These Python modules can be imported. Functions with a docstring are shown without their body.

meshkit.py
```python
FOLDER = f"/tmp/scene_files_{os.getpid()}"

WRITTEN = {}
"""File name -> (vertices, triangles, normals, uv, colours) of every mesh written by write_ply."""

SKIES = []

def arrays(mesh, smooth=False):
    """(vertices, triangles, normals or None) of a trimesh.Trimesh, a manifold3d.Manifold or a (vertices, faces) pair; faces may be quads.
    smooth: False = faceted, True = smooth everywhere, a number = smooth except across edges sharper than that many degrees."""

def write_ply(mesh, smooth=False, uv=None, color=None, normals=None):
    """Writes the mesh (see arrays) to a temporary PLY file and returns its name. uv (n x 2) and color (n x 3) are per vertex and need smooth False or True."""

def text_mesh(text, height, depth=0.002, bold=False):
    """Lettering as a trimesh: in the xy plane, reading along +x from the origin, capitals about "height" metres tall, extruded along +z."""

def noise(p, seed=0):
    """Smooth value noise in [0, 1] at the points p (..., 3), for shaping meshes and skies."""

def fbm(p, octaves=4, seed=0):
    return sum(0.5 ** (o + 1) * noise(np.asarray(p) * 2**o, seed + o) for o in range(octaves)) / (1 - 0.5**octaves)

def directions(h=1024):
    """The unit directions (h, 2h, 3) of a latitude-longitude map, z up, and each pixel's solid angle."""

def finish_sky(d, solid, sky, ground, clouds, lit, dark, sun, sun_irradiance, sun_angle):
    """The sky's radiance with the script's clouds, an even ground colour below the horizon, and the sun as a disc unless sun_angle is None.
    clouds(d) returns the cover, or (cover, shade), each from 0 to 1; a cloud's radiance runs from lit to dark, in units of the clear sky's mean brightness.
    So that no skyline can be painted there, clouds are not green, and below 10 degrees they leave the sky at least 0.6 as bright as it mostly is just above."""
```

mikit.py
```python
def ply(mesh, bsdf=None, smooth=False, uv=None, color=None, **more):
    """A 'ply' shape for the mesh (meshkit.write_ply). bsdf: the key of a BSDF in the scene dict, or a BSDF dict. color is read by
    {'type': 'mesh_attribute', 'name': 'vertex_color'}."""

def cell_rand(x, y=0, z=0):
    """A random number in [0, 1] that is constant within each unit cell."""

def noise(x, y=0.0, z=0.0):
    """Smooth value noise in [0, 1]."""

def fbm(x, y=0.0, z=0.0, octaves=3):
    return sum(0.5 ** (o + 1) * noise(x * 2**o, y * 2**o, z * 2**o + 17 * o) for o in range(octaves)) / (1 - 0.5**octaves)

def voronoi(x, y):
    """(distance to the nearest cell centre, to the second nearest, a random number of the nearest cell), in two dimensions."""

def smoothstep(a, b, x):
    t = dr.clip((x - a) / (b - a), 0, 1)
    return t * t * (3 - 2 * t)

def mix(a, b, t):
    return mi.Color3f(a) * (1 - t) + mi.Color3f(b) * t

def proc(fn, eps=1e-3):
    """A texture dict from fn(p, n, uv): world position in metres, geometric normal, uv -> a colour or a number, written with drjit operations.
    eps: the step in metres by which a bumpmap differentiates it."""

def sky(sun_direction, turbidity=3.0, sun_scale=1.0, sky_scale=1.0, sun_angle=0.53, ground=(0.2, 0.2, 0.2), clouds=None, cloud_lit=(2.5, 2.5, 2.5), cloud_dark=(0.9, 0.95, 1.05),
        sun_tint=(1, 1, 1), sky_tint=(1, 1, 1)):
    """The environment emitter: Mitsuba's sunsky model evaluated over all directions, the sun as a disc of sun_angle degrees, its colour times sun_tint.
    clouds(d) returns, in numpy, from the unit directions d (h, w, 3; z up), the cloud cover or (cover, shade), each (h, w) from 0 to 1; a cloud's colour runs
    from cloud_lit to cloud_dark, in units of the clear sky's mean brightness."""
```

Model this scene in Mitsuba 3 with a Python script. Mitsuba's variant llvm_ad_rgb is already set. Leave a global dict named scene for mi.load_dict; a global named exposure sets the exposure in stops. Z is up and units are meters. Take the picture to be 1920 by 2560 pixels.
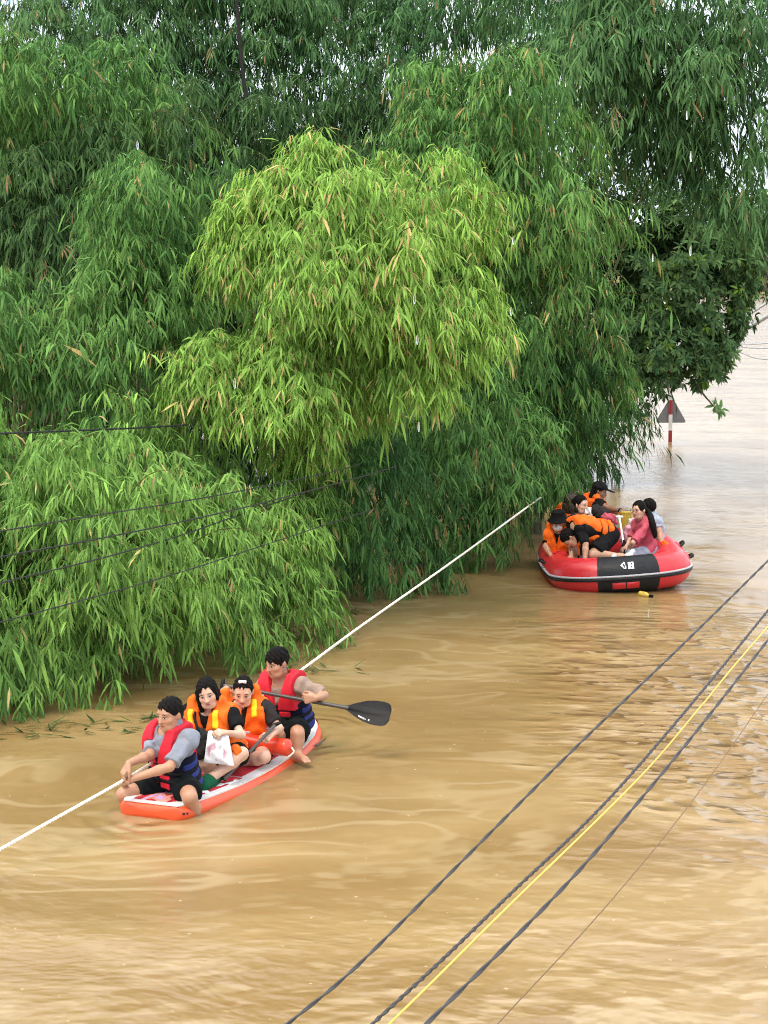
import math
import numpy as np
import drjit as dr
import mitsuba as mi
import mikit
import meshkit
import trimesh
from mikit import noise, fbm, smoothstep, mix

# ------------------------------------------------------------------ camera, sky, exposure
FOC, EYE_Z, PITCH = 4800.0, 3.97, math.atan(630.0 / 4800.0)      # focal length in pixels of the 1920 x 2560 photograph
EYE = np.array([0.0, 0.0, EYE_Z])
FWD = np.array([0.0, math.cos(PITCH), -math.sin(PITCH)])
UPV = np.array([0.0, math.sin(PITCH), math.cos(PITCH)])
T = mi.ScalarTransform4f
scene, labels = {}, {}
scene['camera'] = {'type': 'perspective', 'fov': 2 * math.degrees(math.atan(960.0 / FOC)), 'fov_axis': 'x',
                   'near_clip': 0.1, 'far_clip': 20000.0,
                   'to_world': T().look_at(origin=EYE.tolist(), target=(EYE + FWD).tolist(), up=[0, 0, 1])}


def cover(d):
    e = meshkit.fbm(d * [3.0, 3.0, 9.0], 4, 3)
    gap = np.clip((meshkit.fbm(d * [5.0, 5.0, 14.0], 4, 11) - 0.56) * 5, 0, 0.55)
    return 1.0 - gap, np.clip(0.95 * (1 - np.clip(d[..., 2], 0, 1) ** 0.8) + (e - 0.5) * 0.5, 0, 1)


scene['sky'] = mikit.sky((-0.35, -0.45, 0.9), turbidity=3, sun_scale=0.28, sun_angle=30, clouds=cover, cloud_lit=(3.15, 3.3, 3.5), cloud_dark=(1.82, 2.0, 2.22), ground=(0.25, 0.19, 0.1))
exposure = 2.97


def at(px, py, y):
    """The point at distance y (metres north of the photographer) that stands at a pixel of the photograph: how the survey points below were measured."""
    r = FWD + np.array([1.0, 0, 0]) * (px - 960) / FOC - UPV * (py - 1280) / FOC
    return EYE + r * (y / r[1])


def ground(px, py, z=0.0):
    r = FWD + np.array([1.0, 0, 0]) * (px - 960) / FOC - UPV * (py - 1280) / FOC
    return EYE + r * ((z - EYE_Z) / r[2])


# ------------------------------------------------------------------ helpers
def tag(key, label=None, cat=None, group=None, kind=None):
    labels[key] = {k: v for k, v in (('label', label), ('category', cat), ('group', group), ('kind', kind)) if v}


def put(name, mesh, bsdf, parent=None, smooth=False, label=None, cat=None, group=None, kind=None, uv=None, color=None):
    key = name if parent is None else parent + '__' + name
    base, i = key, 0
    while key in scene:
        i += 1
        key = f'{base}_{i:03d}'
    scene[key] = mikit.ply(mesh, bsdf, smooth=smooth, uv=uv, color=color)
    if label or cat or group or kind:
        tag(key, label, cat, group, kind)
    return key


def thing(name, label, cat, group=None):
    i, key = 0, name
    while key in labels:
        i += 1
        key = f'{name}_{i:03d}'
    tag(key, label, cat, group)
    return key


def nrm(v):
    v = np.asarray(v, float)
    return v / (np.linalg.norm(v, axis=-1, keepdims=True) + 1e-12)


def tube(pts, r, sides=8, cap=True):
    p = np.asarray(pts, float)
    t = nrm(np.gradient(p, axis=0))
    ref = np.array([0, 0, 1.0]) if abs(t[:, 2]).max() < 0.95 else np.array([1.0, 0.1, 0])
    a = nrm(np.cross(t, ref))
    b = np.cross(t, a)
    ang = np.arange(sides) * 2 * np.pi / sides
    r = np.asarray(r, float)
    if r.ndim and len(r) != len(p):
        r = np.interp(np.linspace(0, 1, len(p)), np.linspace(0, 1, len(r)), r)
    rr = np.broadcast_to(r, (len(p),))[:, None, None]
    v = p[:, None] + rr * (np.cos(ang)[None, :, None] * a[:, None] + np.sin(ang)[None, :, None] * b[:, None])
    n = len(p)
    f = []
    i, j = np.meshgrid(np.arange(n - 1), np.arange(sides), indexing='ij')
    q = np.stack([i * sides + j, i * sides + (j + 1) % sides, (i + 1) * sides + (j + 1) % sides, (i + 1) * sides + j], -1).reshape(-1, 4)
    f = np.vstack([q[:, [0, 2, 1]], q[:, [0, 3, 2]]])
    v = v.reshape(-1, 3)
    if cap:
        v = np.vstack([v, p[0], p[-1]])
        k = np.arange(sides)
        f = np.vstack([f, np.stack([np.full(sides, n * sides), k, (k + 1) % sides], -1),
                       np.stack([np.full(sides, n * sides + 1), (n - 1) * sides + (k + 1) % sides, (n - 1) * sides + k], -1)])
    return trimesh.Trimesh(v, f, process=False)


def curve(pts, n=40):
    """Smooth curve through points (Catmull-Rom)."""
    p = np.asarray(pts, float)
    p = np.vstack([2 * p[0] - p[1], p, 2 * p[-1] - p[-2]])
    out = []
    m = len(p) - 3
    for i in range(m):
        t = np.linspace(0, 1, max(2, n // m), endpoint=(i == m - 1))[:, None]
        a, b, c, d = p[i], p[i + 1], p[i + 2], p[i + 3]
        out.append(0.5 * (2 * b + (c - a) * t + (2 * a - 5 * b + 4 * c - d) * t ** 2 + (3 * b - a - 3 * c + d) * t ** 3))
    return np.vstack(out)


def join(ms):
    return trimesh.util.concatenate(ms)


def box(c, size, axes=None):
    m = trimesh.creation.box(extents=size)
    v = np.array(m.vertices)
    if axes is not None:
        v = v @ np.array(axes)
    return trimesh.Trimesh(v + np.asarray(c), m.faces, process=False)


def solid(name, rgb, rough=0.6, spec=0.4, **more):
    scene[name] = {'type': 'twosided', 'bsdf': {'type': 'principled', 'base_color': {'type': 'rgb', 'value': list(rgb)}, 'roughness': rough, 'specular': spec, **more}}
    return name


def varied(name, rgb, rough=0.6, spec=0.4, amount=0.25, size=12.0, bump=0.0, bsize=60.0, dirt=None, **more):
    """A plain colour with uneven tone, and a fine relief."""
    a, b = [np.clip(np.array(rgb) * (1 - amount), 0, 1), np.clip(np.array(rgb) * (1 + amount), 0, 1)]

    def fn(p, n, uv):
        return mix(a.tolist(), b.tolist(), fbm(p.x * size, p.y * size, p.z * size, 3))
    inner = {'type': 'principled', 'base_color': mikit.proc(fn), 'roughness': rough, 'specular': spec, **more}
    if bump:
        def fb(p, n, uv):
            return fbm(p.x * bsize, p.y * bsize, p.z * bsize, 2)
        inner = {'type': 'bumpmap', 'arbitrary': mikit.proc(fb, 2e-3), 'scale': bump, 'bsdf': inner}
    scene[name] = {'type': 'twosided', 'bsdf': inner}
    return name


# ------------------------------------------------------------------ water
BOARD_A, BOARD_B = np.array([-1.68, 13.38]), np.array([-0.62, 16.02])      # near and far end of the paddle board


def ridge(a):
    return 1.0 - dr.abs(2.0 * a - 1.0)


def water_colour(p, n, uv):
    wx = p.x + 1.1 * (fbm(p.x * 0.45, p.y * 0.45, 3.0, 3) - 0.5)
    wy = p.y + 1.5 * (fbm(p.x * 0.4, p.y * 0.4, 9.0, 3) - 0.5)
    silt = fbm(wx * 0.6, wy * 1.1, 0.0, 4)
    c = mix((0.244, 0.153, 0.060), (0.318, 0.214, 0.093), smoothstep(0.3, 0.72, silt))
    near = smoothstep(13.5, 8.5, p.y - p.x * 0.7)
    thread = ridge(fbm(wx * 1.3 + 5.0, wy * 3.2, 2.0, 3))
    c = mix(c, (0.43, 0.325, 0.185), smoothstep(0.80, 0.97, thread) * smoothstep(0.42, 0.66, fbm(wx * 0.5, wy * 0.7, 11.0, 2)) * (0.45 + 0.4 * near))
    dot, _, pick = mikit.voronoi(p.x * 2.6, p.y * 2.6)
    c = mix(c, (0.50, 0.42, 0.29), smoothstep(0.045, 0.02, dot + 0.03 * noise(p.x * 40, p.y * 40, 0.0)) * smoothstep(0.55, 0.6, pick) * 0.8)
    fleck = fbm(wx * 5.0, wy * 11.0, 6.0, 3)
    return mix(c, (0.44, 0.335, 0.195), smoothstep(0.52, 0.72, fleck) * (0.08 + 0.50 * near))


def water_height(p, n, uv):
    x, y = p.x, p.y
    wx = x + 0.45 * (fbm(x * 0.8, y * 0.8, 1.0, 2) - 0.5)
    wy = y + 0.55 * (fbm(x * 0.7, y * 0.7, 7.0, 2) - 0.5) + 0.15 * x
    big = fbm(wx * 0.9, wy * 1.3, 0.0, 2)
    mid = ridge(noise(wx * 1.9, wy * 3.1, 4.0)) * 0.6 + ridge(noise(wx * 4.1 + 3.0, wy * 5.7, 6.0)) * 0.4
    fine = fbm(wx * 7.5, wy * 11.0, 8.0, 2)
    micro = noise(wx * 24.0, wy * 32.0, 2.0)
    patch = smoothstep(0.42, 0.66, fbm(x * 0.25 + 3.0, y * 0.2, 5.0, 2))
    rapid = smoothstep(0.9, 2.4, x + 0.5 * (fbm(x, y, 0.0, 2) - 0.5)) * smoothstep(11.5, 14.5, y) * smoothstep(23.0, 18.0, y)
    calm = 0.55 + 0.65 * patch + 0.5 * smoothstep(13.0, 9.0, y)
    ax, ay = float(BOARD_A[0]), float(BOARD_A[1])
    dx, dy = float(BOARD_B[0] - BOARD_A[0]), float(BOARD_B[1] - BOARD_A[1])
    t = dr.clip(((x - ax) * dx + (y - ay) * dy) / (dx * dx + dy * dy), 0, 1)
    d = dr.sqrt(dr.square(x - ax - t * dx) + dr.square(y - ay - t * dy)) - 0.33
    wob = d + 0.45 * (fbm(x * 2.0, y * 2.0, 0.0, 2) - 0.5)
    ring = dr.sin(wob * 30.0) * dr.exp(-dr.maximum(d, 0) * 2.6) * 0.0055
    return big * 0.03 + calm * (0.0085 * mid + 0.0072 * fine + 0.0014 * micro) + rapid * (0.085 * mid + 0.012 * fine) + ring


scene['water_surface'] = {'type': 'bumpmap', 'arbitrary': mikit.proc(water_height, 4e-3), 'scale': 1.0,
                          'bsdf': {'type': 'roughplastic', 'distribution': 'ggx', 'alpha': 0.045, 'int_ior': 1.33, 'nonlinear': False,
                                   'diffuse_reflectance': mikit.proc(water_colour)}}
gx = np.concatenate([-np.geomspace(3000, 12, 14), np.linspace(-9, 9, 7), np.geomspace(12, 3000, 14)])
gy = np.concatenate([-np.geomspace(200, 5, 6), np.linspace(0, 60, 13), np.geomspace(75, 9000, 16)])
gv = np.array([[x, y, 0.0] for y in gy for x in gx])
nx = len(gx)
gf = np.array([[j * nx + i, j * nx + i + 1, (j + 1) * nx + i + 1, (j + 1) * nx + i] for j in range(len(gy) - 1) for i in range(nx - 1)])
put('river', (gv, gf), 'water_surface', label='wide muddy brown flood water with ripples and pale silt streaks', kind='structure', uv=gv[:, :2])

# ------------------------------------------------------------------ bamboo
rng = np.random.default_rng(11)


def leaf_mesh(base, direc, side, length, width, droop, colour, fine=True):
    """Lance-shaped leaves, one row per leaf: bent over, pointed at both ends."""
    n = len(base)
    down = np.array([0, 0, -1.0])
    d1 = nrm(direc + down * droop[:, None] * 0.3)
    d2 = nrm(direc + down * droop[:, None])
    L, W = length[:, None], width[:, None]
    if fine:
        m1 = base + d1 * L * 0.3
        m2 = base + d1 * L * 0.3 + d2 * L * 0.35
        tip = m2 + nrm(d2 + down * droop[:, None] * 0.4) * L * 0.35
        v = np.stack([base, m1 - side * W * 0.5, m1 + side * W * 0.5, m2 - side * W * 0.42, m2 + side * W * 0.42, tip], 1)
        f = np.array([[0, 2, 1], [1, 2, 4], [1, 4, 3], [3, 4, 5]])
    else:
        m = base + d1 * L * 0.45
        tip = m + d2 * L * 0.55
        v = np.stack([base, m - side * W * 0.5, m + side * W * 0.5, tip], 1)
        f = np.array([[0, 2, 1], [1, 2, 3]])
    k = v.shape[1]
    return v.reshape(-1, 3), (f[None] + (np.arange(n) * k)[:, None, None]).reshape(-1, 3), np.repeat(colour, k, 0)


def sprays(anchor, out, per, size, cols, fine=True, spread=1.0, dry=0.03, tone=None):
    """Bamboo twig ends: from each anchor a fan of leaves that hang from a drooping twig."""
    n = len(anchor)
    down = np.array([0, 0, -1.0])
    tw = nrm(out * rng.uniform(0.3, 1.0, (n, 1)) + down * rng.uniform(0.0, 0.7, (n, 1)) + rng.normal(0, 0.35, (n, 3)))
    sc = rng.lognormal(0, 0.18, n) * size
    idx = np.repeat(np.arange(n), per)
    m = len(idx)
    s = np.tile(np.linspace(0, 1, per), n) + rng.uniform(-0.06, 0.06, m)
    t = tw[idx]
    base = anchor[idx] + (t + down * (s * 0.5)[:, None]) * (s * 0.16 * sc[idx])[:, None]
    a = nrm(np.cross(t, down + 1e-3))
    swing = np.where(np.tile(np.arange(per) % 2, n) == 0, 1.0, -1.0) * rng.uniform(0.15, 1.0, m) * spread
    direc = nrm(t * rng.uniform(0.1, 0.7, (m, 1)) + a * swing[:, None] * 0.75 + down * rng.uniform(0.35, 1.1, (m, 1)) + rng.normal(0, 0.18, (m, 3)))
    length = sc[idx] * rng.uniform(0.12, 0.23, m)
    width = length * rng.uniform(0.085, 0.128, m)
    face = nrm(out[idx] + rng.normal(0, 0.55, (m, 3)) + np.array([0, 0, 0.5]))
    side = nrm(np.cross(direc, face))
    young, old, straw = (np.array(c) for c in cols)
    mixv = np.clip(rng.normal(0.45, 0.28, m) + (0 if tone is None else tone[idx]), 0, 1)[:, None]
    colour = young * mixv + old * (1 - mixv)
    colour = colour * rng.uniform(0.75, 1.25, (m, 1))
    spray_dry = rng.random(n)[idx] < dry * 1.5
    is_dry = (rng.random(m) < dry) | (spray_dry & (rng.random(m) < 0.35))
    colour[is_dry] = straw * rng.uniform(0.6, 1.2, (is_dry.sum(), 1))
    return leaf_mesh(base, direc, side, length, width, rng.uniform(0.2, 0.9, m), colour, fine)


def crown(blobs, puffs_per_m2, leaves_per_puff, size, cols, fine=True, puff=0.42, dry=0.03, gap=0.0, per=9, front=-0.35, fill=0.25, wild=0.2, hollow=0.31, wisps=0.9):
    """Leaves of one bamboo clump. Each blob (centre, radii) carries drooping plumes over its outside; a plume is a small dome of sprays."""
    V, F, C, off = [], [], [], 0

    def push(r):
        nonlocal off
        V.append(r[0]); F.append(r[1] + off); C.append(r[2]); off += len(r[0])
    for c, r in blobs:
        c, r = np.asarray(c, float), np.maximum(np.asarray(r, float) - 0.45 * puff, 0.15)
        area = 4 * np.pi * ((r[0] * r[1]) ** 1.6 / 3 + (r[0] * r[2]) ** 1.6 / 3 + (r[1] * r[2]) ** 1.6 / 3) ** (1 / 1.6)
        k = int(area * puffs_per_m2)
        d = nrm(rng.normal(0, 1, (int(k * 2.2), 3)))
        d = d[(d[:, 1] < -front) | (rng.random(len(d)) < 0.25)][:k]          # the far side, which no one sees, is thinner
        keep = rng.random(len(d)) > gap
        d = d[keep]
        pc = c + d * r * (1 + rng.normal(0, wild, (len(d), 1)))
        pc = pc[(pc[:, 2] > 0.12) & (meshkit.noise(pc * 1.15, 5) > hollow)]
        if len(pc) < 3:
            pc = c + nrm(rng.normal(0, 1, (6, 3)) + np.array([0, -0.8, 0.3])) * r * 0.8
        d = nrm((pc - c) / r ** 2)
        pr = puff * rng.lognormal(0, 0.32, len(pc))
        # sprays on each plume's dome, denser outwards and on top
        ns = np.maximum(4, (leaves_per_puff / per * (pr / puff) ** 2).astype(int))
        idx = np.repeat(np.arange(len(pc)), ns)
        e = nrm(rng.normal(0, 1, (len(idx), 3)) + d[idx] * 0.7 + np.array([0, 0, 0.35]))
        rad = pr[idx][:, None] * np.array([1.0, 1.0, 0.8]) * rng.uniform(0.45, 1.0, (len(idx), 1)) ** 0.6
        a = pc[idx] + e * rad
        a[:, 2] -= 0.6 * ((a - pc[idx])[:, 0] ** 2 + (a - pc[idx])[:, 1] ** 2) / pr[idx]
        ok = a[:, 2] > 0.10
        tone = (rng.normal(0, 0.16, len(pc)))[idx] + 0.9 * (meshkit.noise(a * 0.85, 9) - 0.5)
        push(sprays(a[ok], nrm(e + d[idx] * 0.8)[ok], per, size, cols, fine, dry=dry, tone=tone[ok]))
        # long twigs that arch out beyond the plumes
        nw = int(area * wisps)
        w = rng.integers(0, len(pc), nw)
        s0 = pc[w] + d[w] * pr[w][:, None] * 0.5
        go = nrm(d[w] * [1, 1, 0.4] + rng.normal(0, 0.35, (nw, 3)) + np.array([0, 0, 0.35]))
        Lw = rng.uniform(0.45, 1.0, nw)
        q = np.linspace(0.25, 1.0, 7)
        pts = s0[:, None] + go[:, None] * (Lw[:, None] * q)[:, :, None] - np.array([0, 0, 1.0]) * (0.55 * Lw[:, None] * q ** 2)[:, :, None]
        pts, gg = pts.reshape(-1, 3), np.repeat(go, 7, 0)
        ok = pts[:, 2] > 0.12
        push(sprays(pts[ok], gg[ok], 5, size * 1.05, cols, fine, dry=dry, tone=np.full(ok.sum(), 0.12)))
        for i in range(nw):
            line = s0[i] + go[i] * (Lw[i] * np.linspace(0, 1, 6))[:, None] - np.array([0, 0, 1.0]) * (0.55 * Lw[i] * np.linspace(0, 1, 6) ** 2)[:, None]
            if line[:, 2].min() > 0.05:
                tw_ = tube(line, np.linspace(0.007, 0.003, 6), 3, cap=False)
                push((np.array(tw_.vertices), np.array(tw_.faces), np.repeat(np.array([[0.10, 0.10, 0.04]]) * rng.uniform(0.6, 1.6), len(tw_.vertices), 0)))
        # leaves inside, which close the crown
        q = int(area * fill * 100)
        e = nrm(rng.normal(0, 1, (q, 3)))
        a = c + e * r * rng.uniform(0.35, 0.85, (q, 1))
        e, a = e[a[:, 2] > 0.1], a[a[:, 2] > 0.1]
        push(sprays(a, e, 6, size * 1.35, cols, False, dry=dry * 0.5))
    return np.vstack(V), np.vstack(F), np.vstack(C)


scene['leaf'] = {'type': 'principledthin', 'base_color': {'type': 'mesh_attribute', 'name': 'vertex_color'}, 'roughness': 0.33, 'diff_trans': 0.40, 'eta': 1.58, 'spec_trans': 0.0}


def culm_colour(p, n, uv):
    ring = smoothstep(0.06, 0.0, dr.abs(uv.y - dr.floor(uv.y) - 0.5))
    return mix(mix((0.05, 0.07, 0.025), (0.12, 0.11, 0.05), fbm(p.x * 5, p.y * 5, p.z * 1.5, 2)), (0.33, 0.30, 0.2), ring * 0.6)


scene['culm'] = {'type': 'twosided', 'bsdf': {'type': 'principled', 'base_color': mikit.proc(culm_colour), 'roughness': 0.45}}
solid('dark_culm', (0.018, 0.017, 0.014), 0.6)


def culm(parent, pts, r0, r1, mat='culm', label=None):
    p = curve(pts, 36)
    n = len(p)
    L = np.concatenate([[0], np.cumsum(np.linalg.norm(np.diff(p, axis=0), axis=1))])
    rad = np.linspace(r0, r1, n)
    node = (np.abs((L / 0.34) % 1 - 0.5) < 0.12)
    m = tube(p, rad * np.where(node, 1.14, 1.0), 8)
    uv = np.vstack([np.stack([np.zeros(n * 8), np.repeat(L / 0.34, 8)], 1), np.zeros((2, 2))])
    return put('culm', m, mat, parent, smooth=True, uv=uv, label=label)


LIME = ((0.305, 0.515, 0.105), (0.155, 0.29, 0.06), (0.55, 0.43, 0.18))
FRESH = ((0.24, 0.43, 0.095), (0.09, 0.19, 0.05), (0.48, 0.38, 0.16))
GREEN = ((0.18, 0.345, 0.09), (0.062, 0.15, 0.046), (0.45, 0.34, 0.14))
DEEP = ((0.12, 0.25, 0.068), (0.042, 0.105, 0.038), (0.35, 0.24, 0.12))
BLUISH = ((0.12, 0.235, 0.085), (0.052, 0.122, 0.05), (0.33, 0.24, 0.12))
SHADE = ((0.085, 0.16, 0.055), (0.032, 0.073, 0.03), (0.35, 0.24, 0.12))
EVER = ((0.165, 0.28, 0.10), (0.045, 0.1, 0.045), (0.3, 0.22, 0.1))


def blob(px, py, y, rx, ry, rz):
    return at(px, py, y), (rx, ry, rz)


def bamboo(label, blobs, culms, seed=None, **kw):
    global rng
    rng = np.random.default_rng(seed or 100 + len(labels))
    k = thing('bamboo_clump', label, 'bamboo')
    v, f, c = crown(blobs, **kw)
    put('crown', (v, f), 'leaf', k, color=c, kind='stuff')
    for pts, a, b in culms:
        culm(k, pts, a, b)
    return k


def arching(cx, cy, tips, h=1.0):
    """Culms from one stool in the water that fan out and nod over at these tips."""
    out = []
    for t in tips:
        t = np.asarray(t, float)
        b = np.array([cx + rng.uniform(-0.25, 0.25), cy + rng.uniform(-0.25, 0.25), -0.3])
        top = b * 0.45 + t * 0.55 + np.array([0, 0, h])
        out.append(([b, b * 0.75 + top * 0.25 + np.array([0, 0, 0.5]), top, t], 0.021, 0.006))
    return out


def tips(blobs, n, k=0.7):
    out = []
    for c, r in blobs:
        for _ in range(n):
            d = nrm(rng.normal(0, 1, 3) + np.array([0, -0.6, 0.2]))
            out.append(np.asarray(c) + d * np.asarray(r) * k)
    return out


b = [blob(110, 1500, 17.75, 1.55, 1.4, 1.25), blob(470, 1410, 19.2, 1.1, 1.3, 1.15), blob(610, 1330, 20.6, 0.78, 1.0, 0.95), blob(30, 1150, 19.2, 1.25, 1.0, 0.75), blob(380, 1160, 19.8, 0.9, 0.9, 0.6)]
bamboo('low spreading bamboo at lower left, its leaves hanging into the water behind the paddle board', b, arching(-2.6, 19.6, tips(b, 3)),
       puffs_per_m2=1.9, leaves_per_puff=560, size=0.92, cols=FRESH, dry=0.014)
b = [blob(855, 690, 20.9, 1.30, 1.3, 1.4), blob(970, 510, 21.2, 0.8, 0.85, 0.55), blob(740, 510, 21.0, 0.7, 0.9, 0.5), blob(720, 960, 20.6, 0.8, 0.8, 0.65), blob(535, 960, 20.6, 0.4, 0.6, 0.6), blob(1000, 790, 20.7, 0.75, 0.9, 0.8)]
bamboo('bright yellow-green bamboo dome in the middle with straw-coloured dead leaves', b, arching(-0.9, 22.0, tips(b, 3)),
       puffs_per_m2=2.0, leaves_per_puff=720, size=0.88, cols=LIME, dry=0.05, wild=0.1, wisps=1.2, seed=7)
b = [blob(930, 1240, 23.0, 1.25, 1.0, 1.05), blob(1160, 1190, 25.2, 1.0, 0.9, 1.05), blob(1340, 1070, 27.2, 1.15, 0.75, 0.85), blob(1365, 1060, 27.8, 0.5, 0.6, 0.8), blob(1080, 1010, 24.2, 1.1, 0.9, 0.7), blob(1262, 1225, 24.7, 0.6, 0.55, 0.85), blob(1170, 760, 27.5, 0.9, 0.9, 1.5)]
bamboo('dark drooping bamboo whose fringe hangs over the red raft', b, arching(1.4, 26.0, tips(b, 3)),
       puffs_per_m2=1.7, leaves_per_puff=430, size=1.0, cols=DEEP, dry=0.008, wisps=0.35)
b = [blob(330, 610, 23.2, 0.95, 1.0, 1.05), blob(420, 480, 23.0, 0.7, 0.8, 0.6)]
bamboo('narrow dark green bamboo clump directly left of the bright yellow-green dome', b, arching(-3.2, 24.2, tips(b, 4)),
       puffs_per_m2=1.6, leaves_per_puff=440, size=0.98, cols=GREEN, dry=0.012)
b = [blob(110, 880, 21.8, 1.05, 0.8, 0.55), blob(-40, 800, 22.2, 0.7, 0.8, 0.6), blob(330, 830, 23.0, 0.8, 0.6, 0.55)]
bamboo('sparse bamboo sprays at the left edge, above the dark cable', b, arching(-4.4, 22.8, tips(b, 4)),
       puffs_per_m2=1.3, leaves_per_puff=300, size=1.1, cols=GREEN, dry=0.012, gap=0.25, fill=0.12)
b = [blob(60, 250, 28.6, 1.5, 1.2, 1.0), blob(330, 250, 30.0, 1.0, 1.0, 0.9)]
bamboo('mid green feathery bamboo in the upper left corner', b, arching(-5.4, 30.0, tips(b, 3), 2.0),
       puffs_per_m2=1.4, leaves_per_puff=400, size=1.08, cols=GREEN, dry=0.01, puff=0.5)
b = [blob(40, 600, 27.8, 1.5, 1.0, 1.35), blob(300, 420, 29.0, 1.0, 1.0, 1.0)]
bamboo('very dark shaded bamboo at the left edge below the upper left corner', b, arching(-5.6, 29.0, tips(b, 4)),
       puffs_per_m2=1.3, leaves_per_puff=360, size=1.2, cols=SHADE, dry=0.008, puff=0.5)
b = [blob(1265, 400, 26.0, 1.45, 1.35, 1.35), blob(1310, 780, 26.5, 1.15, 1.1, 1.6), blob(1130, 300, 27.0, 0.9, 0.9, 0.8)]
bamboo('large olive green bamboo between the bright dome and the broad-leaved tree', b, arching(2.2, 28.0, tips(b, 4)),
       puffs_per_m2=1.5, leaves_per_puff=500, size=1.04, cols=GREEN, dry=0.03, puff=0.48)
b = [blob(1760, 180, 30.5, 1.6, 1.3, 1.9), blob(1540, 70, 31.0, 1.2, 1.2, 1.4), blob(1640, 330, 31.5, 1.1, 1.0, 0.8)]
bamboo('tall bluish green bamboo filling the upper right corner', b, arching(3.0, 33.8, tips(b[:2], 3), 2.0),
       puffs_per_m2=1.2, leaves_per_puff=380, size=1.25, cols=BLUISH, dry=0.01, puff=0.52)
b = [blob(180, 140, 36.0, 2.2, 1.4, 1.6), blob(620, 190, 37.0, 2.2, 1.4, 1.7), blob(1020, 190, 36.5, 1.9, 1.4, 1.6), blob(400, -60, 36.5, 3.0, 1.2, 1.0), blob(900, -60, 37.5, 3.0, 1.2, 1.0), blob(1350, 60, 35.5, 1.4, 1.2, 1.2)]
tall = bamboo('tall hazy bamboo at the top of the picture with white sky showing through', b, arching(-3.0, 39.0, tips(b, 2), 2.0),
              puffs_per_m2=1.4, leaves_per_puff=320, size=1.15, cols=BLUISH, dry=0.008, puff=0.55, gap=0.03, fill=0.14)
culm(tall, [at(632, 420, 34.5), at(622, 310, 34.5), at(604, 150, 34.4), at(588, -40, 34.2)], 0.045, 0.028, 'dark_culm', 'dark bare leaning culm at the top of the picture')
culm(tall, [at(604, 186, 34.4), at(585, 178, 34.4), at(560, 176, 34.3)], 0.014, 0.006, 'dark_culm')

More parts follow.
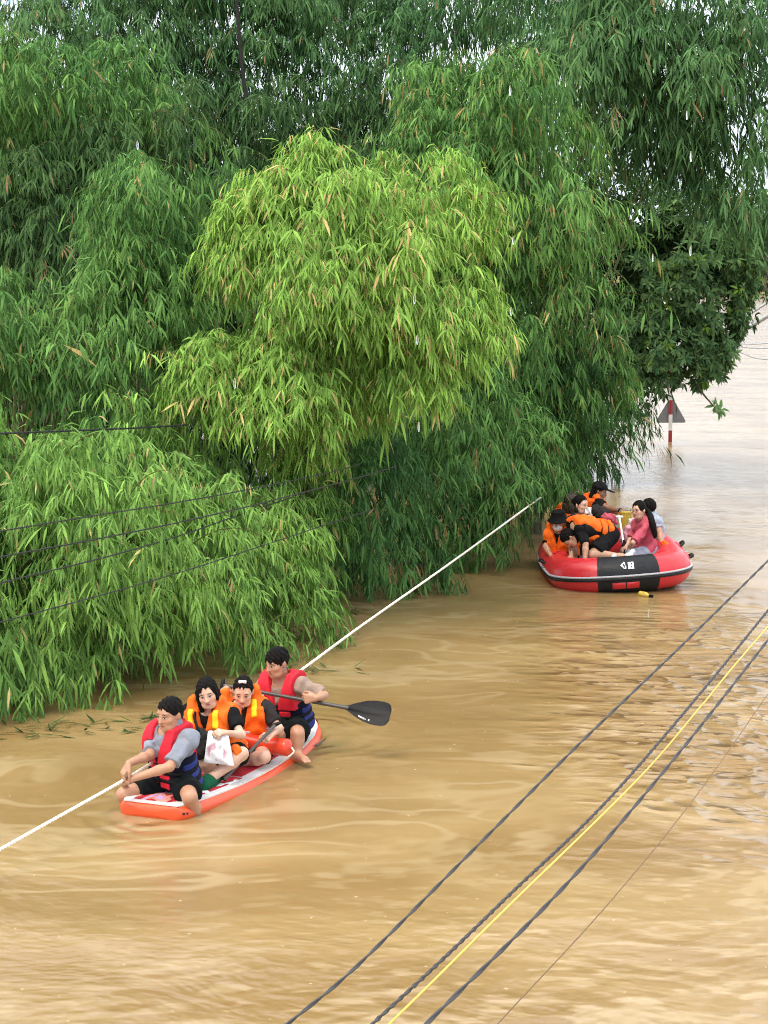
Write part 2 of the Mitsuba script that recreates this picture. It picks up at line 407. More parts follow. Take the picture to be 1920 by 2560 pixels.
# the thicket behind: one dark mass that closes the gaps between the clumps
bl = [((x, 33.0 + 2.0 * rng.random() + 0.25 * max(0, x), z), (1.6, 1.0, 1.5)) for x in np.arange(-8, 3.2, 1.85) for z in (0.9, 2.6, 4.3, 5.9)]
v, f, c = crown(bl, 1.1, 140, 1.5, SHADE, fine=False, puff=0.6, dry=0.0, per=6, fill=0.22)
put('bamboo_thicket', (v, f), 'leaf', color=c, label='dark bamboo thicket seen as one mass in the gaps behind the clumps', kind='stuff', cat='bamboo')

# ------------------------------------------------------------------ broad-leaved tree


def rosettes(anchor, out, per, size, cols):
    n = len(anchor)
    idx = np.repeat(np.arange(n), per)
    m = len(idx)
    ax = nrm(out + np.array([0, 0, 0.5]) + rng.normal(0, 0.3, (n, 3)))
    u = nrm(np.cross(ax, rng.normal(0, 1, (n, 3))))
    w = np.cross(ax, u)
    ang = np.tile(np.arange(per) * 2.4, n) + rng.normal(0, 0.25, m)
    lift = rng.uniform(0.1, 0.8, m)[:, None]
    radial = u[idx] * np.cos(ang)[:, None] + w[idx] * np.sin(ang)[:, None]
    direc = nrm(radial + ax[idx] * lift + np.array([0, 0, -0.25]) + rng.normal(0, 0.22, (m, 3)))
    side = nrm(np.cross(direc, ax[idx] + rng.normal(0, 0.3, (m, 3))))
    L = size * rng.uniform(0.7, 1.2, m)
    mixv = np.clip(rng.normal(0.4, 0.3, m), 0, 1)[:, None]
    col = np.array(cols[0]) * mixv + np.array(cols[1]) * (1 - mixv)
    fresh = (rng.random(n) < 0.06)[idx]
    col[fresh] = np.array([0.17, 0.30, 0.05]) * rng.uniform(0.8, 1.2, (fresh.sum(), 1))
    return leaf_mesh(anchor[idx] + direc * 0.01, direc, side, L, L * rng.uniform(0.24, 0.34, m), rng.uniform(0.1, 0.9, m), col, True)


tree = thing('broadleaf_tree', 'dark glossy broad-leaved tree at the right, in front of the road sign', 'tree')
tb = [blob(1690, 690, 34.5, 1.35, 1.2, 1.35), blob(1640, 880, 34.0, 0.95, 0.9, 0.7), blob(1770, 880, 34.0, 0.45, 0.6, 0.6), blob(1840, 650, 34.5, 0.5, 0.7, 0.75), blob(1790, 560, 35.0, 1.0, 1.0, 0.9), blob(1570, 600, 35.5, 1.1, 1.0, 1.2), blob(1560, 820, 34.8, 0.8, 0.9, 0.9), blob(1845, 790, 34.2, 0.16, 0.3, 0.5)]
parts, off = [], 0
for c, r in tb:
    area = 4 * np.pi * (r[0] * r[1] + r[0] * r[2] + r[1] * r[2]) / 3
    q = int(area * 62)
    e = nrm(rng.normal(0, 1, (q, 3)))
    lump = 1 + 0.42 * (meshkit.noise(e * 3.4 + c) - 0.5) * 2
    a = np.asarray(c) + e * np.asarray(r) * (rng.uniform(0.55, 1.02, (q, 1)) * lump[:, None])
    ok = meshkit.noise(a * 1.9, 21) > 0.3
    parts.append(rosettes(a[ok], e[ok], 9, 0.165, EVER))
tw_end = at(1790, 1022, 33.6)
parts.append(rosettes(np.repeat(tw_end[None], 3, 0) + rng.normal(0, 0.05, (3, 3)), np.array([[0.4, -0.6, 0.2]] * 3), 9, 0.2, (EVER[0], EVER[0])))
tip2 = at(1828, 905, 33.8)
parts.append(rosettes(np.repeat(tip2[None], 3, 0) + rng.normal(0, 0.08, (3, 3)), np.array([[0.7, -0.5, 0.3]] * 3), 9, 0.19, (EVER[0], EVER[0])))
vs, fs, cs = [], [], []
for p_ in parts:
    vs.append(p_[0]); fs.append(p_[1] + off); cs.append(p_[2]); off += len(p_[0])
put('crown', (np.vstack(vs), np.vstack(fs)), 'leaf', tree, color=np.vstack(cs), kind='stuff')
varied('bark', (0.12, 0.095, 0.07), 0.8, 0.2, 0.4, 14, 0.004, 40)
stem = np.array([3.3, 35.6, -0.4])
put('trunk', tube(curve([stem, stem + [0.05, 0, 1.2], stem + [0.0, -0.1, 2.4], np.array(tb[0][0]) + [0, 0.1, 0.5]], 20), np.linspace(0.16, 0.06, 20)[:20], 10), 'bark', tree, smooth=True)
for q in (tb[1][0], tb[2][0], tb[3][0], tb[4][0]):
    put('limb', tube(curve([stem + [0.02, -0.05, 1.7], (stem + [0, 0, 2.2]) * 0.5 + np.array(q) * 0.5, np.array(q)], 16), np.linspace(0.07, 0.02, 16), 8), 'bark', tree, smooth=True)
put('twig', tube(curve([at(1740, 960, 33.9), at(1762, 990, 33.7), tw_end], 12), np.linspace(0.022, 0.012, 12), 6), 'bark', tree, smooth=True)

# ------------------------------------------------------------------ implicit surfaces: bodies and clothes
class Grid:
    """A box of samples of a signed distance; shapes are merged in with a rounded join."""

    def __init__(s, lo, hi, h):
        s.h = h
        s.lo = np.asarray(lo, float)
        n = np.ceil((np.asarray(hi) - s.lo) / h).astype(int) + 1
        s.ax = [(s.lo[k] + h * np.arange(n[k])).astype(np.float32) for k in range(3)]
        s.phi = np.full(n, 1.0, np.float32)

    def xyz(s, sl=(slice(None),) * 3):
        return s.ax[0][sl[0]][:, None, None], s.ax[1][sl[1]][None, :, None], s.ax[2][sl[2]][None, None, :]

    def window(s, lo, hi):
        out = []
        for k in range(3):
            a = int(max(0, np.floor((lo[k] - s.lo[k]) / s.h)))
            b = int(min(len(s.ax[k]), np.ceil((hi[k] - s.lo[k]) / s.h) + 1))
            out.append(slice(a, max(a, b)))
        return tuple(out)

    def add(s, fn, lo, hi, k=0.02, m=0.04, cut=False):
        sl = s.window(np.asarray(lo) - m, np.asarray(hi) + m)
        a = s.phi[sl]
        if a.size == 0:
            return
        d = fn(*s.xyz(sl)).astype(np.float32)
        if cut:
            s.phi[sl] = np.maximum(a, -d)
            return
        t = np.maximum(k - np.abs(a - d), 0) / k
        s.phi[sl] = np.minimum(a, d) - t * t * (k * 0.25)

    def cone(s, a, b, ra, rb, k=0.02, m=0.04):
        a, b = np.asarray(a, float), np.asarray(b, float)
        r = np.array([[ra], [rb]])
        e = np.vstack([a, b])
        s.add(lambda x, y, z: d_cone(x, y, z, a, b, ra, rb), (e - r).min(0), (e + r).max(0), k, m)

    def ell(s, c, ax, r, k=0.02, m=0.04, cut=False):
        R = max(r)
        s.add(lambda x, y, z: d_ell(x, y, z, c, ax, r), np.asarray(c) - R, np.asarray(c) + R, k, m, cut)


def d_cone(x, y, z, a, b, ra, rb):
    d = b - a
    t = np.clip(((x - a[0]) * d[0] + (y - a[1]) * d[1] + (z - a[2]) * d[2]) / max(d @ d, 1e-9), 0, 1)
    return np.sqrt((x - a[0] - t * d[0]) ** 2 + (y - a[1] - t * d[1]) ** 2 + (z - a[2] - t * d[2]) ** 2) - (ra + (rb - ra) * t)


def d_ell(x, y, z, c, ax, r):
    q = [((x - c[0]) * ax[k][0] + (y - c[1]) * ax[k][1] + (z - c[2]) * ax[k][2]) for k in range(3)]
    k0 = np.sqrt(sum((q[k] / r[k]) ** 2 for k in range(3)))
    k1 = np.sqrt(sum((q[k] / r[k] ** 2) ** 2 for k in range(3))) + 1e-6
    return k0 * (k0 - 1) / k1


def net(phi, lo, h):
    """Surface nets: the zero level of phi as triangles."""
    ins = phi < 0
    n = np.array(phi.shape) - 1
    cnt = np.zeros(n, np.int8)
    for i, j, k in np.ndindex(2, 2, 2):
        cnt += ins[i:i + n[0], j:j + n[1], k:k + n[2]]
    act = (cnt > 0) & (cnt < 8)
    ci = np.argwhere(act)
    if len(ci) == 0:
        return np.zeros((0, 3)), np.zeros((0, 3), int)
    num = np.full(n, -1, np.int32)
    num[act] = np.arange(len(ci))
    val = np.stack([phi[ci[:, 0] + i, ci[:, 1] + j, ci[:, 2] + k] for i, j, k in np.ndindex(2, 2, 2)], 1)
    corner = np.array(list(np.ndindex(2, 2, 2)), float)
    pos, w = np.zeros((len(ci), 3)), np.zeros(len(ci))
    for a in range(8):
        for ax in range(3):
            b = a | (4 >> ax)
            if b == a:
                continue
            va, vb = val[:, a], val[:, b]
            x = (va < 0) != (vb < 0)
            t = np.where(x, va / np.where(x, va - vb, 1), 0)
            pos += np.where(x[:, None], corner[a] + t[:, None] * (corner[b] - corner[a]), 0)
            w += x
    V = (ci + pos / w[:, None]) * h + lo
    F = []
    for ax in range(3):
        o1, o2 = [(1, 2), (2, 0), (0, 1)][ax]
        s0, s1 = [slice(None)] * 3, [slice(None)] * 3
        s0[ax], s1[ax] = slice(0, -1), slice(1, None)
        x = ins[tuple(s0)] != ins[tuple(s1)]
        e = np.argwhere(x)
        ok = (e[:, o1] > 0) & (e[:, o2] > 0) & (e[:, o1] < n[o1]) & (e[:, o2] < n[o2])
        e = e[ok]
        flip = ins[tuple(s0)][tuple(e.T)]

        def cell(d1, d2):
            q = e.copy()
            q[:, o1] -= d1
            q[:, o2] -= d2
            return num[tuple(q.T)]
        q = np.stack([cell(1, 1), cell(0, 1), cell(0, 0), cell(1, 0)], 1)
        q = np.where(flip[:, None], q, q[:, ::-1])
        q = q[(q >= 0).all(1)]
        F += [q[:, [0, 1, 2]], q[:, [0, 2, 3]]]
    return V, np.vstack(F)


def skin_material(name, tone, lip=(0.36, 0.11, 0.09)):
    tone = np.array(tone)

    def fn(p, n, uv):
        x, z = dr.abs(uv.x), uv.y

        def spot(x0, z0, rx, rz, soft=0.35):
            return smoothstep(1.0 + soft, 1.0 - soft, dr.sqrt(dr.square((x - x0) / rx) + dr.square((z - z0) / rz)))
        c = mix((tone * 0.86).tolist(), (tone * [1.1, 1.08, 1.05]).tolist(), fbm(p.x * 22, p.y * 22, p.z * 22, 3))
        c = mix(c, (tone * [1.12, 0.82, 0.78]).tolist(), spot(0.042, -0.035, 0.026, 0.02, 0.7) * 0.5)
        c = mix(c, (tone * 0.62).tolist(), spot(0.031, 0.001, 0.021, 0.011, 0.6) * 0.75)
        c = mix(c, (0.025, 0.018, 0.014), spot(0.031, 0.024, 0.019, 0.0045) * 0.9)
        c = mix(c, (0.55, 0.5, 0.46), spot(0.031, -0.001, 0.0135, 0.0048))
        c = mix(c, (0.012, 0.008, 0.006), spot(0.031, -0.001, 0.0068, 0.006))
        c = mix(c, (0.02, 0.012, 0.01), spot(0.031, 0.0045, 0.0155, 0.0026))
        c = mix(c, lip, spot(0.0, -0.064, 0.023, 0.0085))
        c = mix(c, (0.1, 0.03, 0.03), spot(0.0, -0.064, 0.021, 0.0016))
        return mix(c, (tone * 0.35).tolist(), spot(0.008, -0.041, 0.005, 0.003))
    scene[name] = {'type': 'twosided', 'bsdf': {'type': 'principled', 'base_color': mikit.proc(fn), 'roughness': 0.42, 'specular': 0.45}}
    return name


skin_material('skin_tan', (0.40, 0.215, 0.135))
skin_material('skin_fair', (0.56, 0.345, 0.25), (0.50, 0.15, 0.13))
skin_material('skin_warm', (0.47, 0.27, 0.175))
skin_material('skin_dark', (0.20, 0.105, 0.068), (0.17, 0.07, 0.06))


def hair_colour(p, n, uv):
    return mix((0.0035, 0.003, 0.003), (0.011, 0.0095, 0.009), fbm(p.x * 130, p.y * 130, p.z * 35, 2))


scene['hair_black'] = {'type': 'twosided', 'bsdf': {'type': 'principled', 'base_color': mikit.proc(hair_colour), 'roughness': 0.62, 'specular': 0.07}}


def frame(up, right):
    u = nrm(up)
    f = nrm(np.cross(u, right))
    return np.array([np.cross(f, u), f, u])      # rows: right, forward, up


class Person:
    def __init__(s, label, J, h=0.007, skin='skin_tan', k=1.0, female=False, group=None, curl=0.9, bare_feet=True):
        s.key = thing('person', label, 'person', group)
        s.J = J = {a: np.asarray(b, float) for a, b in J.items()}
        s.h, s.k, s.skin = h, k, skin
        s.R = frame(J['nk'] - J['pel'], J['shR'] - J['shL'])
        s.L = np.linalg.norm(J['nk'] - J['pel'])
        f = nrm(J['face'])
        hu = J.get('hup', np.array([0, 0, 1.0]))
        r = nrm(np.cross(f, hu))
        s.H = np.array([r, f, np.cross(r, f)])
        pts = np.array([b for a, b in J.items() if a not in ('face', 'hup', 'palmL', 'palmR')])
        g = Grid(pts.min(0) - 0.2, pts.max(0) + 0.2, h)
        s.torso(g)
        fe = 0.9 if female else 1.0
        for q in 'LR':
            g.cone(J['sh' + q], J['el' + q], 0.044 * k * fe, 0.034 * k * fe, 0.03)
            mid = J['el' + q] * 0.7 + J['wr' + q] * 0.3
            g.cone(J['el' + q], mid, 0.034 * k * fe, 0.0355 * k * fe, 0.02)
            g.cone(mid, J['wr' + q], 0.0355 * k * fe, 0.025 * k * fe, 0.02)
            s.hand(g, q, curl, fe)
            if 'kn' + q in J:
                hip, kn, an = J['hip' + q], J['kn' + q], J['an' + q]
                g.cone(hip, kn, 0.08 * k, 0.053 * k, 0.03)
                calf = kn * 0.68 + an * 0.32
                back = nrm(hip - kn) * 0.012
                g.cone(kn, calf + back, 0.054 * k, 0.056 * k, 0.02)
                g.cone(calf + back, an, 0.056 * k, 0.035 * k, 0.02)
                if 'to' + q in J:
                    s.foot(g, an, J['to' + q], nrm(kn - an))
        s.head(g, female)
        V, F = net(g.phi, g.lo, h)
        q = (V - J['hd']) @ s.H.T / k
        face = (q[:, 1] > 0.0) & (np.linalg.norm(q, axis=1) < 0.17)
        uv = np.where(face[:, None], q[:, [0, 2]], 9.0)
        put('body', (V, F), skin, s.key, smooth=True, uv=uv)
        s.g = None

    def torso(s, g, m=0.04):
        J, k, R, L = s.J, s.k, s.R, s.L
        r, f, u = R
        g.ell(J['pel'] + u * 0.03, R, (0.158 * k, 0.112 * k, 0.12 * k), 0.04, m)
        for q, sg in (('R', 1), ('L', -1)):
            g.cone(J['pel'] + r * sg * 0.07 * k, J['hip' + q] if 'hip' + q in J else J['pel'] + r * sg * 0.08, 0.1 * k, 0.09 * k, 0.04, m)
            g.cone(J['nk'] - u * 0.05, J['sh' + q], 0.055 * k, 0.052 * k, 0.05, m)
            g.cone(J['pel'] + u * L * 0.68 + r * sg * 0.07 * k, J['sh' + q] - u * 0.02, 0.08 * k, 0.055 * k, 0.05, m)
        g.ell(J['pel'] + u * L * 0.36, R, (0.14 * k, 0.1 * k, 0.17 * k), 0.06, m)
        g.ell(J['pel'] + u * L * 0.70, R, (0.155 * k, 0.108 * k, 0.18 * k), 0.06, m)
        g.cone(J['nk'] - u * 0.02, J['hd'] - s.H[2] * 0.075 * k - s.H[1] * 0.02 * k, 0.056 * k, 0.05 * k, 0.03, m)

    def head(s, g, female):
        c, H, k = s.J['hd'], s.H, s.k
        P = lambda x, y, z: c + (H[0] * x + H[1] * y + H[2] * z) * k                   # noqa: E731
        S = lambda *a: tuple(v * k for v in a)                                          # noqa: E731
        g.ell(P(0, -0.012, 0.028), H, S(0.076, 0.096, 0.09), 0.02)
        g.ell(P(0, 0.022, -0.035), H, S(0.064, 0.066, 0.076), 0.03)
        g.cone(P(-0.03, 0.045, -0.085), P(0.03, 0.045, -0.085), 0.030 * k, 0.030 * k, 0.03)
        g.cone(P(0, 0.068, -0.098), P(0, 0.07, -0.098), 0.016 * k, 0.016 * k, 0.02)
        g.cone(P(-0.035, 0.066, 0.024), P(0.035, 0.066, 0.024), 0.018 * k, 0.018 * k, 0.015)
        for sg in (-1, 1):
            g.cone(P(sg * 0.045, 0.055, -0.028), P(sg * 0.04, 0.06, -0.03), 0.02 * k, 0.018 * k, 0.02)
            g.ell(P(sg * 0.032, 0.096, 0.001), H, S(0.016, 0.012, 0.009), 0.01, cut=True)
            g.ell(P(sg * 0.031, 0.074, 0.0), H, S(0.013, 0.011, 0.011), 0.004)
            g.ell(P(sg * 0.08, -0.012, -0.008), [nrm(H[0] + sg * 0.5 * H[1]), nrm(H[1] - sg * 0.5 * H[0]), H[2]], S(0.009, 0.018, 0.03), 0.006)
        g.cone(P(0, 0.084, 0.008), P(0, 0.104, -0.033), 0.008 * k, 0.0125 * k, 0.012)
        for sg in (-1, 1):
            g.cone(P(sg * 0.012, 0.088, -0.036), P(sg * 0.011, 0.088, -0.036), 0.0095 * k, 0.0095 * k, 0.008)
        g.ell(P(0, 0.083, -0.059), H, S(0.022, 0.010, 0.006), 0.006)
        g.ell(P(0, 0.081, -0.069), H, S(0.019, 0.011, 0.007), 0.006)

    def hand(s, g, q, curl, fe):
        J, k = s.J, s.k * fe
        w, e = J['wr' + q], J['ha' + q]
        d = nrm(e - w)
        n = J.get('palm' + q, np.array([0, 0, -1.0]))
        n = nrm(n - d * (n @ d))
        t = np.cross(d, n) * (1 if q == 'R' else -1)      # towards the thumb
        c0 = curl[q] if isinstance(curl, dict) else curl
        for i, (o, L) in enumerate(((0.031, 0.92), (0.0105, 1.0), (-0.0105, 0.95), (-0.030, 0.76))):
            m = w + (d * (0.088 - 0.004 * abs(i - 1)) + t * o) * k
            g.cone(w + (d * 0.012 + t * o * 0.45) * k, m, 0.0145 * k, 0.0125 * k, 0.012)
            p, a = m, 0.25
            for seg, rad in ((0.042, 0.0098), (0.027, 0.0090), (0.021, 0.0080)):
                a += c0 * (0.75 if seg > 0.04 else 0.85) * (1 + 0.08 * (i - 1))
                b = p + (d * math.cos(a) + n * math.sin(a) + t * o * 0.8) * seg * L * k
                g.cone(p, b, rad * k, rad * 0.92 * k, 0.004)
                p = b
        b0 = w + (d * 0.022 + t * 0.026 + n * 0.004) * k
        b1 = b0 + nrm(d * 0.75 + t * 0.55 + n * 0.35) * 0.042 * k
        b2 = b1 + nrm(d * 0.85 + t * 0.05 + n * (0.2 + 0.5 * c0)) * 0.032 * k
        b3 = b2 + nrm(d * 0.8 - t * 0.1 + n * (0.3 + 0.6 * c0)) * 0.024 * k
        g.cone(b0, b1, 0.016 * k, 0.0115 * k, 0.010)
        g.cone(b1, b2, 0.0108 * k, 0.0098 * k, 0.004)
        g.cone(b2, b3, 0.0098 * k, 0.0085 * k, 0.004)

    def foot(s, g, an, to, up):
        k = s.k
        d = nrm(to - an)
        side = nrm(np.cross(d, up))
        up2 = np.cross(side, d)
        heel = an - d * 0.035 * k - up2 * 0.035 * k
        g.cone(an, heel, 0.034 * k, 0.03 * k, 0.02)
        ball = to - d * 0.055 * k - up2 * 0.02 * k
        g.cone(an, ball, 0.034 * k, 0.024 * k, 0.02)
        g.cone(heel, ball, 0.028 * k, 0.026 * k, 0.02)
        for i, o in enumerate((0.03, 0.012, -0.003, -0.017, -0.029)):
            g.cone(ball + side * o * k * 0.9, ball + (d * (0.05 - 0.004 * i) + side * o) * k - up2 * 0.012 * k, (0.014 if i == 0 else 0.011) * k, (0.011 if i == 0 else 0.008) * k, 0.006)

    # -------------------------------------------------- clothes
    def dress(s, h=None):
        """Samples of the torso and limb distances on a box round the body, for the garments."""
        if s.g is None:
            J = s.J
            pts = [J['pel'], J['nk'], J['shL'], J['shR'], J['elL'], J['elR'], J['hd']] + [J[a] for a in ('hipL', 'hipR') if a in J]
            g = Grid(np.min(pts, 0) - 0.22, np.max(pts, 0) + 0.22, h or max(s.h * 1.3, 0.0078))
            s.torso(g, 0.2)
            x, y, z = g.xyz()
            r, f, u = s.R
            c = J['pel']
            g.U, g.V, g.W = [((x - c[0]) * a[0] + (y - c[1]) * a[1] + (z - c[2]) * a[2]).astype(np.float32) for a in s.R]
            g.N = 0.0055 * np.sin(g.W * 52 + 3 * np.sin(g.U * 15) + 2 * np.sin(g.V * 19)) + 0.0045 * np.sin(g.U * 55 + g.W * 33 + 2 * np.sin(g.V * 24 + g.W * 9))
            g.T = g.phi
            g.neck = np.sqrt((x - s.nkc()[0]) ** 2 + (y - s.nkc()[1]) ** 2 + (z - s.nkc()[2]) ** 2).astype(np.float32)
            g.arm = {q: d_cone(x, y, z, J['sh' + q], J['el' + q], 0.045 * s.k, 0.036 * s.k).astype(np.float32) for q in 'LR'}
            g.fore = {q: d_cone(x, y, z, J['el' + q], J['wr' + q], 0.042 * s.k, 0.03 * s.k).astype(np.float32) for q in 'LR'}
            g.along = {q: ((x - J['sh' + q][0]) * (J['el' + q] - J['sh' + q])[0] + (y - J['sh' + q][1]) * (J['el' + q] - J['sh' + q])[1] + (z - J['sh' + q][2]) * (J['el' + q] - J['sh' + q])[2]) / np.linalg.norm(J['el' + q] - J['sh' + q]) for q in 'LR'}
            s.g = g
        return s.g

    def nkc(s):
        return s.J['nk'] + s.R[2] * 0.05 + s.R[1] * 0.035

    def wear(s, name, field, mat, label=None, parent=None):
        V, F = net(np.ascontiguousarray(field, dtype=np.float32), s.g.lo, s.g.h)
        if len(F):
            return put(name, (V, F), mat, parent or s.key, smooth=True, label=label)

    def shirt(s, mat, sleeve=0.75, low=-0.06, name='shirt', label=None, neck=0.085):
        g = s.dress()
        f = np.maximum(np.maximum(g.T - 0.014 - g.N, -(g.W - low)), neck - g.neck)
        for q in 'LR':
            L = np.linalg.norm(s.J['el' + q] - s.J['sh' + q])
            a = np.maximum(g.arm[q] - 0.013 - g.N - 0.012 * np.clip(g.along[q] / L, 0, 1), g.along[q] - sleeve * L)
            f = np.minimum(f, a)
            if sleeve > 1.0:
                t = (sleeve - 1.0)
                d = s.J['wr' + q] - s.J['el' + q]
                x, y, z = g.xyz()
                al = ((x - s.J['el' + q][0]) * d[0] + (y - s.J['el' + q][1]) * d[1] + (z - s.J['el' + q][2]) * d[2]) / (d @ d)
                f = np.minimum(f, np.maximum(g.fore[q] - 0.013 - g.N, al - t))
        return s.wear(name, f, mat, label)

    def legs(s, mat, length=0.8, name='shorts', top=0.14, loose=0.022, shin=None):
        J = s.J
        pts = [J['pel']] + [J[a + q] for a in ('hip', 'kn') for q in 'LR'] + ([J['an' + q] for q in 'LR'] if shin else [])
        g = Grid(np.min(pts, 0) - 0.2, np.max(pts, 0) + 0.2, max(s.h * 1.25, 0.0078))
        x, y, z = g.xyz()
        c, R = J['pel'], s.R
        W = ((x - c[0]) * R[2][0] + (y - c[1]) * R[2][1] + (z - c[2]) * R[2][2])
        wr = 0.006 * np.sin(60 * (x + 0.6 * z) + 3 * np.sin(17 * y)) + 0.003 * np.sin(70 * (y - x) + 2 * np.sin(23 * z))
        f = d_ell(x, y, z, c + R[2] * 0.03, R, (0.158 * s.k, 0.112 * s.k, 0.12 * s.k)) - 0.02
        for sg, q in ((1, 'R'), (-1, 'L')):
            f = np.minimum(f, d_cone(x, y, z, c + R[0] * sg * 0.07 * s.k, J['hip' + q], 0.1 * s.k, 0.09 * s.k) - 0.018)
        f = np.maximum(f, W - top)
        for q in 'LR':
            d = J['kn' + q] - J['hip' + q]
            al = ((x - J['hip' + q][0]) * d[0] + (y - J['hip' + q][1]) * d[1] + (z - J['hip' + q][2]) * d[2]) / (d @ d)
            leg = d_cone(x, y, z, J['hip' + q], J['kn' + q], 0.085 * s.k, (0.058 + loose) * s.k) - 0.014 - wr
            f = np.minimum(f, np.maximum(leg, al - length) if not shin else leg)
            if shin:
                d = J['an' + q] - J['kn' + q]
                al = ((x - J['kn' + q][0]) * d[0] + (y - J['kn' + q][1]) * d[1] + (z - J['kn' + q][2]) * d[2]) / (d @ d)
                f = np.minimum(f, np.maximum(d_cone(x, y, z, J['kn' + q], J['an' + q], 0.062 * s.k, 0.045 * s.k) - 0.012 - wr, al - shin))
        V, F = net(f.astype(np.float32), g.lo, g.h)
        return put(name, (V, F), mat, s.key, smooth=True)

    def armhole(s, r, slack=0.05):
        g = s.g
        return np.maximum(r - g.arm['L'] - np.maximum(slack - g.along['L'], 0) * 2.0, r - g.arm['R'] - np.maximum(slack - g.along['R'], 0) * 2.0)

    def vest_straps(s, red, navy, black, blue):
        """Red and navy buoyancy vest: two broad red lapels, padded blocks below, black webbing."""
        g, L = s.dress(), s.L
        aU, hole = np.abs(g.U), s.armhole(0.024, 0.15)
        mx = np.maximum
        k = s.wear('life_vest', mx(mx(mx(g.T - 0.034, g.W - 0.60 * L), -(g.W + 0.03)), hole), navy, 'red and navy buoyancy vest with black webbing')
        gap = np.where(g.V > 0, 0.006 + 0.30 * np.maximum(g.W - 0.52 * L, 0), 0.055)
        lap = mx(mx(mx(g.T - 0.042 - 0.25 * np.clip(aU - 0.07, 0, 0.08), 0.50 * L - g.W), aU - 0.165), mx(gap - aU, g.W - L - 0.10))
        lap = mx(mx(lap, -(g.V + 0.10)), mx(hole, 0.075 - g.neck))
        s.wear('lapel', mx(lap, g.U), red, parent=k)
        s.wear('lapel', mx(lap, -g.U), red, parent=k)
        s.wear('back_panel', mx(mx(mx(g.T - 0.042, 0.50 * L - g.W), aU - 0.14), mx(mx(g.V + 0.05, 0.08 - g.neck), mx(hole, g.W - L - 0.02))), navy, parent=k)
        for a, b in ((-0.02, 0.14), (0.18, 0.30), (0.34, 0.47)):
            row = mx(a * L - g.W, g.W - b * L)
            for sg in (1, -1):
                s.wear('pad', mx(mx(mx(g.T - 0.044, row), mx(0.014 - sg * g.U, sg * g.U - 0.105)), mx(-g.V, hole)), red, parent=k)
                s.wear('side_pad', mx(mx(mx(g.T - 0.043, row), 0.118 - sg * g.U), mx(g.V - 0.06, hole)), blue, parent=k)
        for w in (0.16, 0.32):
            s.wear('strap', mx(mx(g.T - 0.050, np.abs(g.W - w * L) - 0.014), hole), black, parent=k)
            s.wear('buckle', mx(mx(g.T - 0.060, np.abs(g.W - w * L) - 0.019), mx(aU - 0.026, -g.V)), black, parent=k)
        return k

    def vest_orange(s, orange, yellow, silver, bands=(), label='orange foam life vest with yellow shoulder patches', thick=0.058, patches=True, low=-0.01, black=None, dark=None, rise=0.075):
        g, L = s.dress(), s.L
        mx = np.maximum
        aU, hole = np.abs(g.U), s.armhole(0.02, 0.15)
        gap = np.where(g.V > 0, 0.006 + 0.30 * np.maximum(g.W - 0.62 * L, 0), 0.0)
        body = mx(mx(mx(g.T - thick - g.N * 0.8, low * L - g.W), gap - aU), mx(hole, 0.088 - g.neck))
        body = mx(body, mx(aU - 0.19, g.W - L - 0.04))
        if not dark:
            x, y, z = g.xyz()
            r, f, u = s.R
            for sg in (1, -1):
                slab = d_cone(x, y, z, s.J['pel'] + u * L * 0.60 + r * sg * 0.105 + f * 0.105, s.J['nk'] + u * rise + r * sg * 0.125 + f * 0.02, 0.062, 0.05) - g.N
                slab = mx(slab, 0.007 - sg * g.U)
                q = np.maximum(0.03 - np.abs(body - slab), 0) / 0.03
                body = np.minimum(body, slab) - q * q * 0.0075
        if dark:
            k = s.wear('life_vest', mx(mx(mx(g.T - 0.03, low * L - g.W), 0.08 - g.neck), mx(hole, g.W - 0.98 * L)), dark, label)
            s.wear('back_panel', mx(mx(body, g.V + 0.02), 0.42 * L - g.W), orange, parent=k)
            for a, b in ((0.05, 0.19), (0.23, 0.37)):
                s.wear('back_panel', mx(mx(body, g.V), mx(a * L - g.W, g.W - b * L)), orange, parent=k)
            for a, b in ((0.05, 0.19), (0.23, 0.37), (0.42, 0.95)):
                s.wear('front_panel', mx(mx(body, 0.02 - g.V), mx(a * L - g.W, g.W - b * L)), orange, parent=k)
            return k
        k = s.wear('life_vest', mx(body, 0.20 * L - g.W if bands else low * L - g.W), orange, label)
        if bands:
            s.wear('lower_panel', mx(body, g.W - 0.19 * L), orange, parent=k)
        s.wear('collar', mx(mx(np.abs(g.neck - 0.098) - 0.022, 0.02 - (g.W - 0.97 * L)), mx(g.V - 0.02, g.W - L - 0.075)), orange, parent=k)
        if patches:
            for sg in (1, -1):
                s.wear('reflective_patch', mx(mx(mx(body - 0.006, 0.76 * L + (rise - 0.075) - g.W), g.W - 1.10 * L - (rise - 0.075)), mx(mx(0.092 - sg * g.U, sg * g.U - 0.138), -g.V - 0.02)), yellow, parent=k)
        for w in bands:
            s.wear('reflective_band', mx(mx(g.T - thick - 0.006, np.abs(g.W - w * L) - 0.016), mx(-g.V - 0.02, hole)), silver, parent=k)
        if black:
            s.wear('strap', mx(mx(g.T - thick - 0.005, np.abs(g.W - 0.36 * L) - 0.014), mx(hole, -g.V)), black, parent=k)
        return k

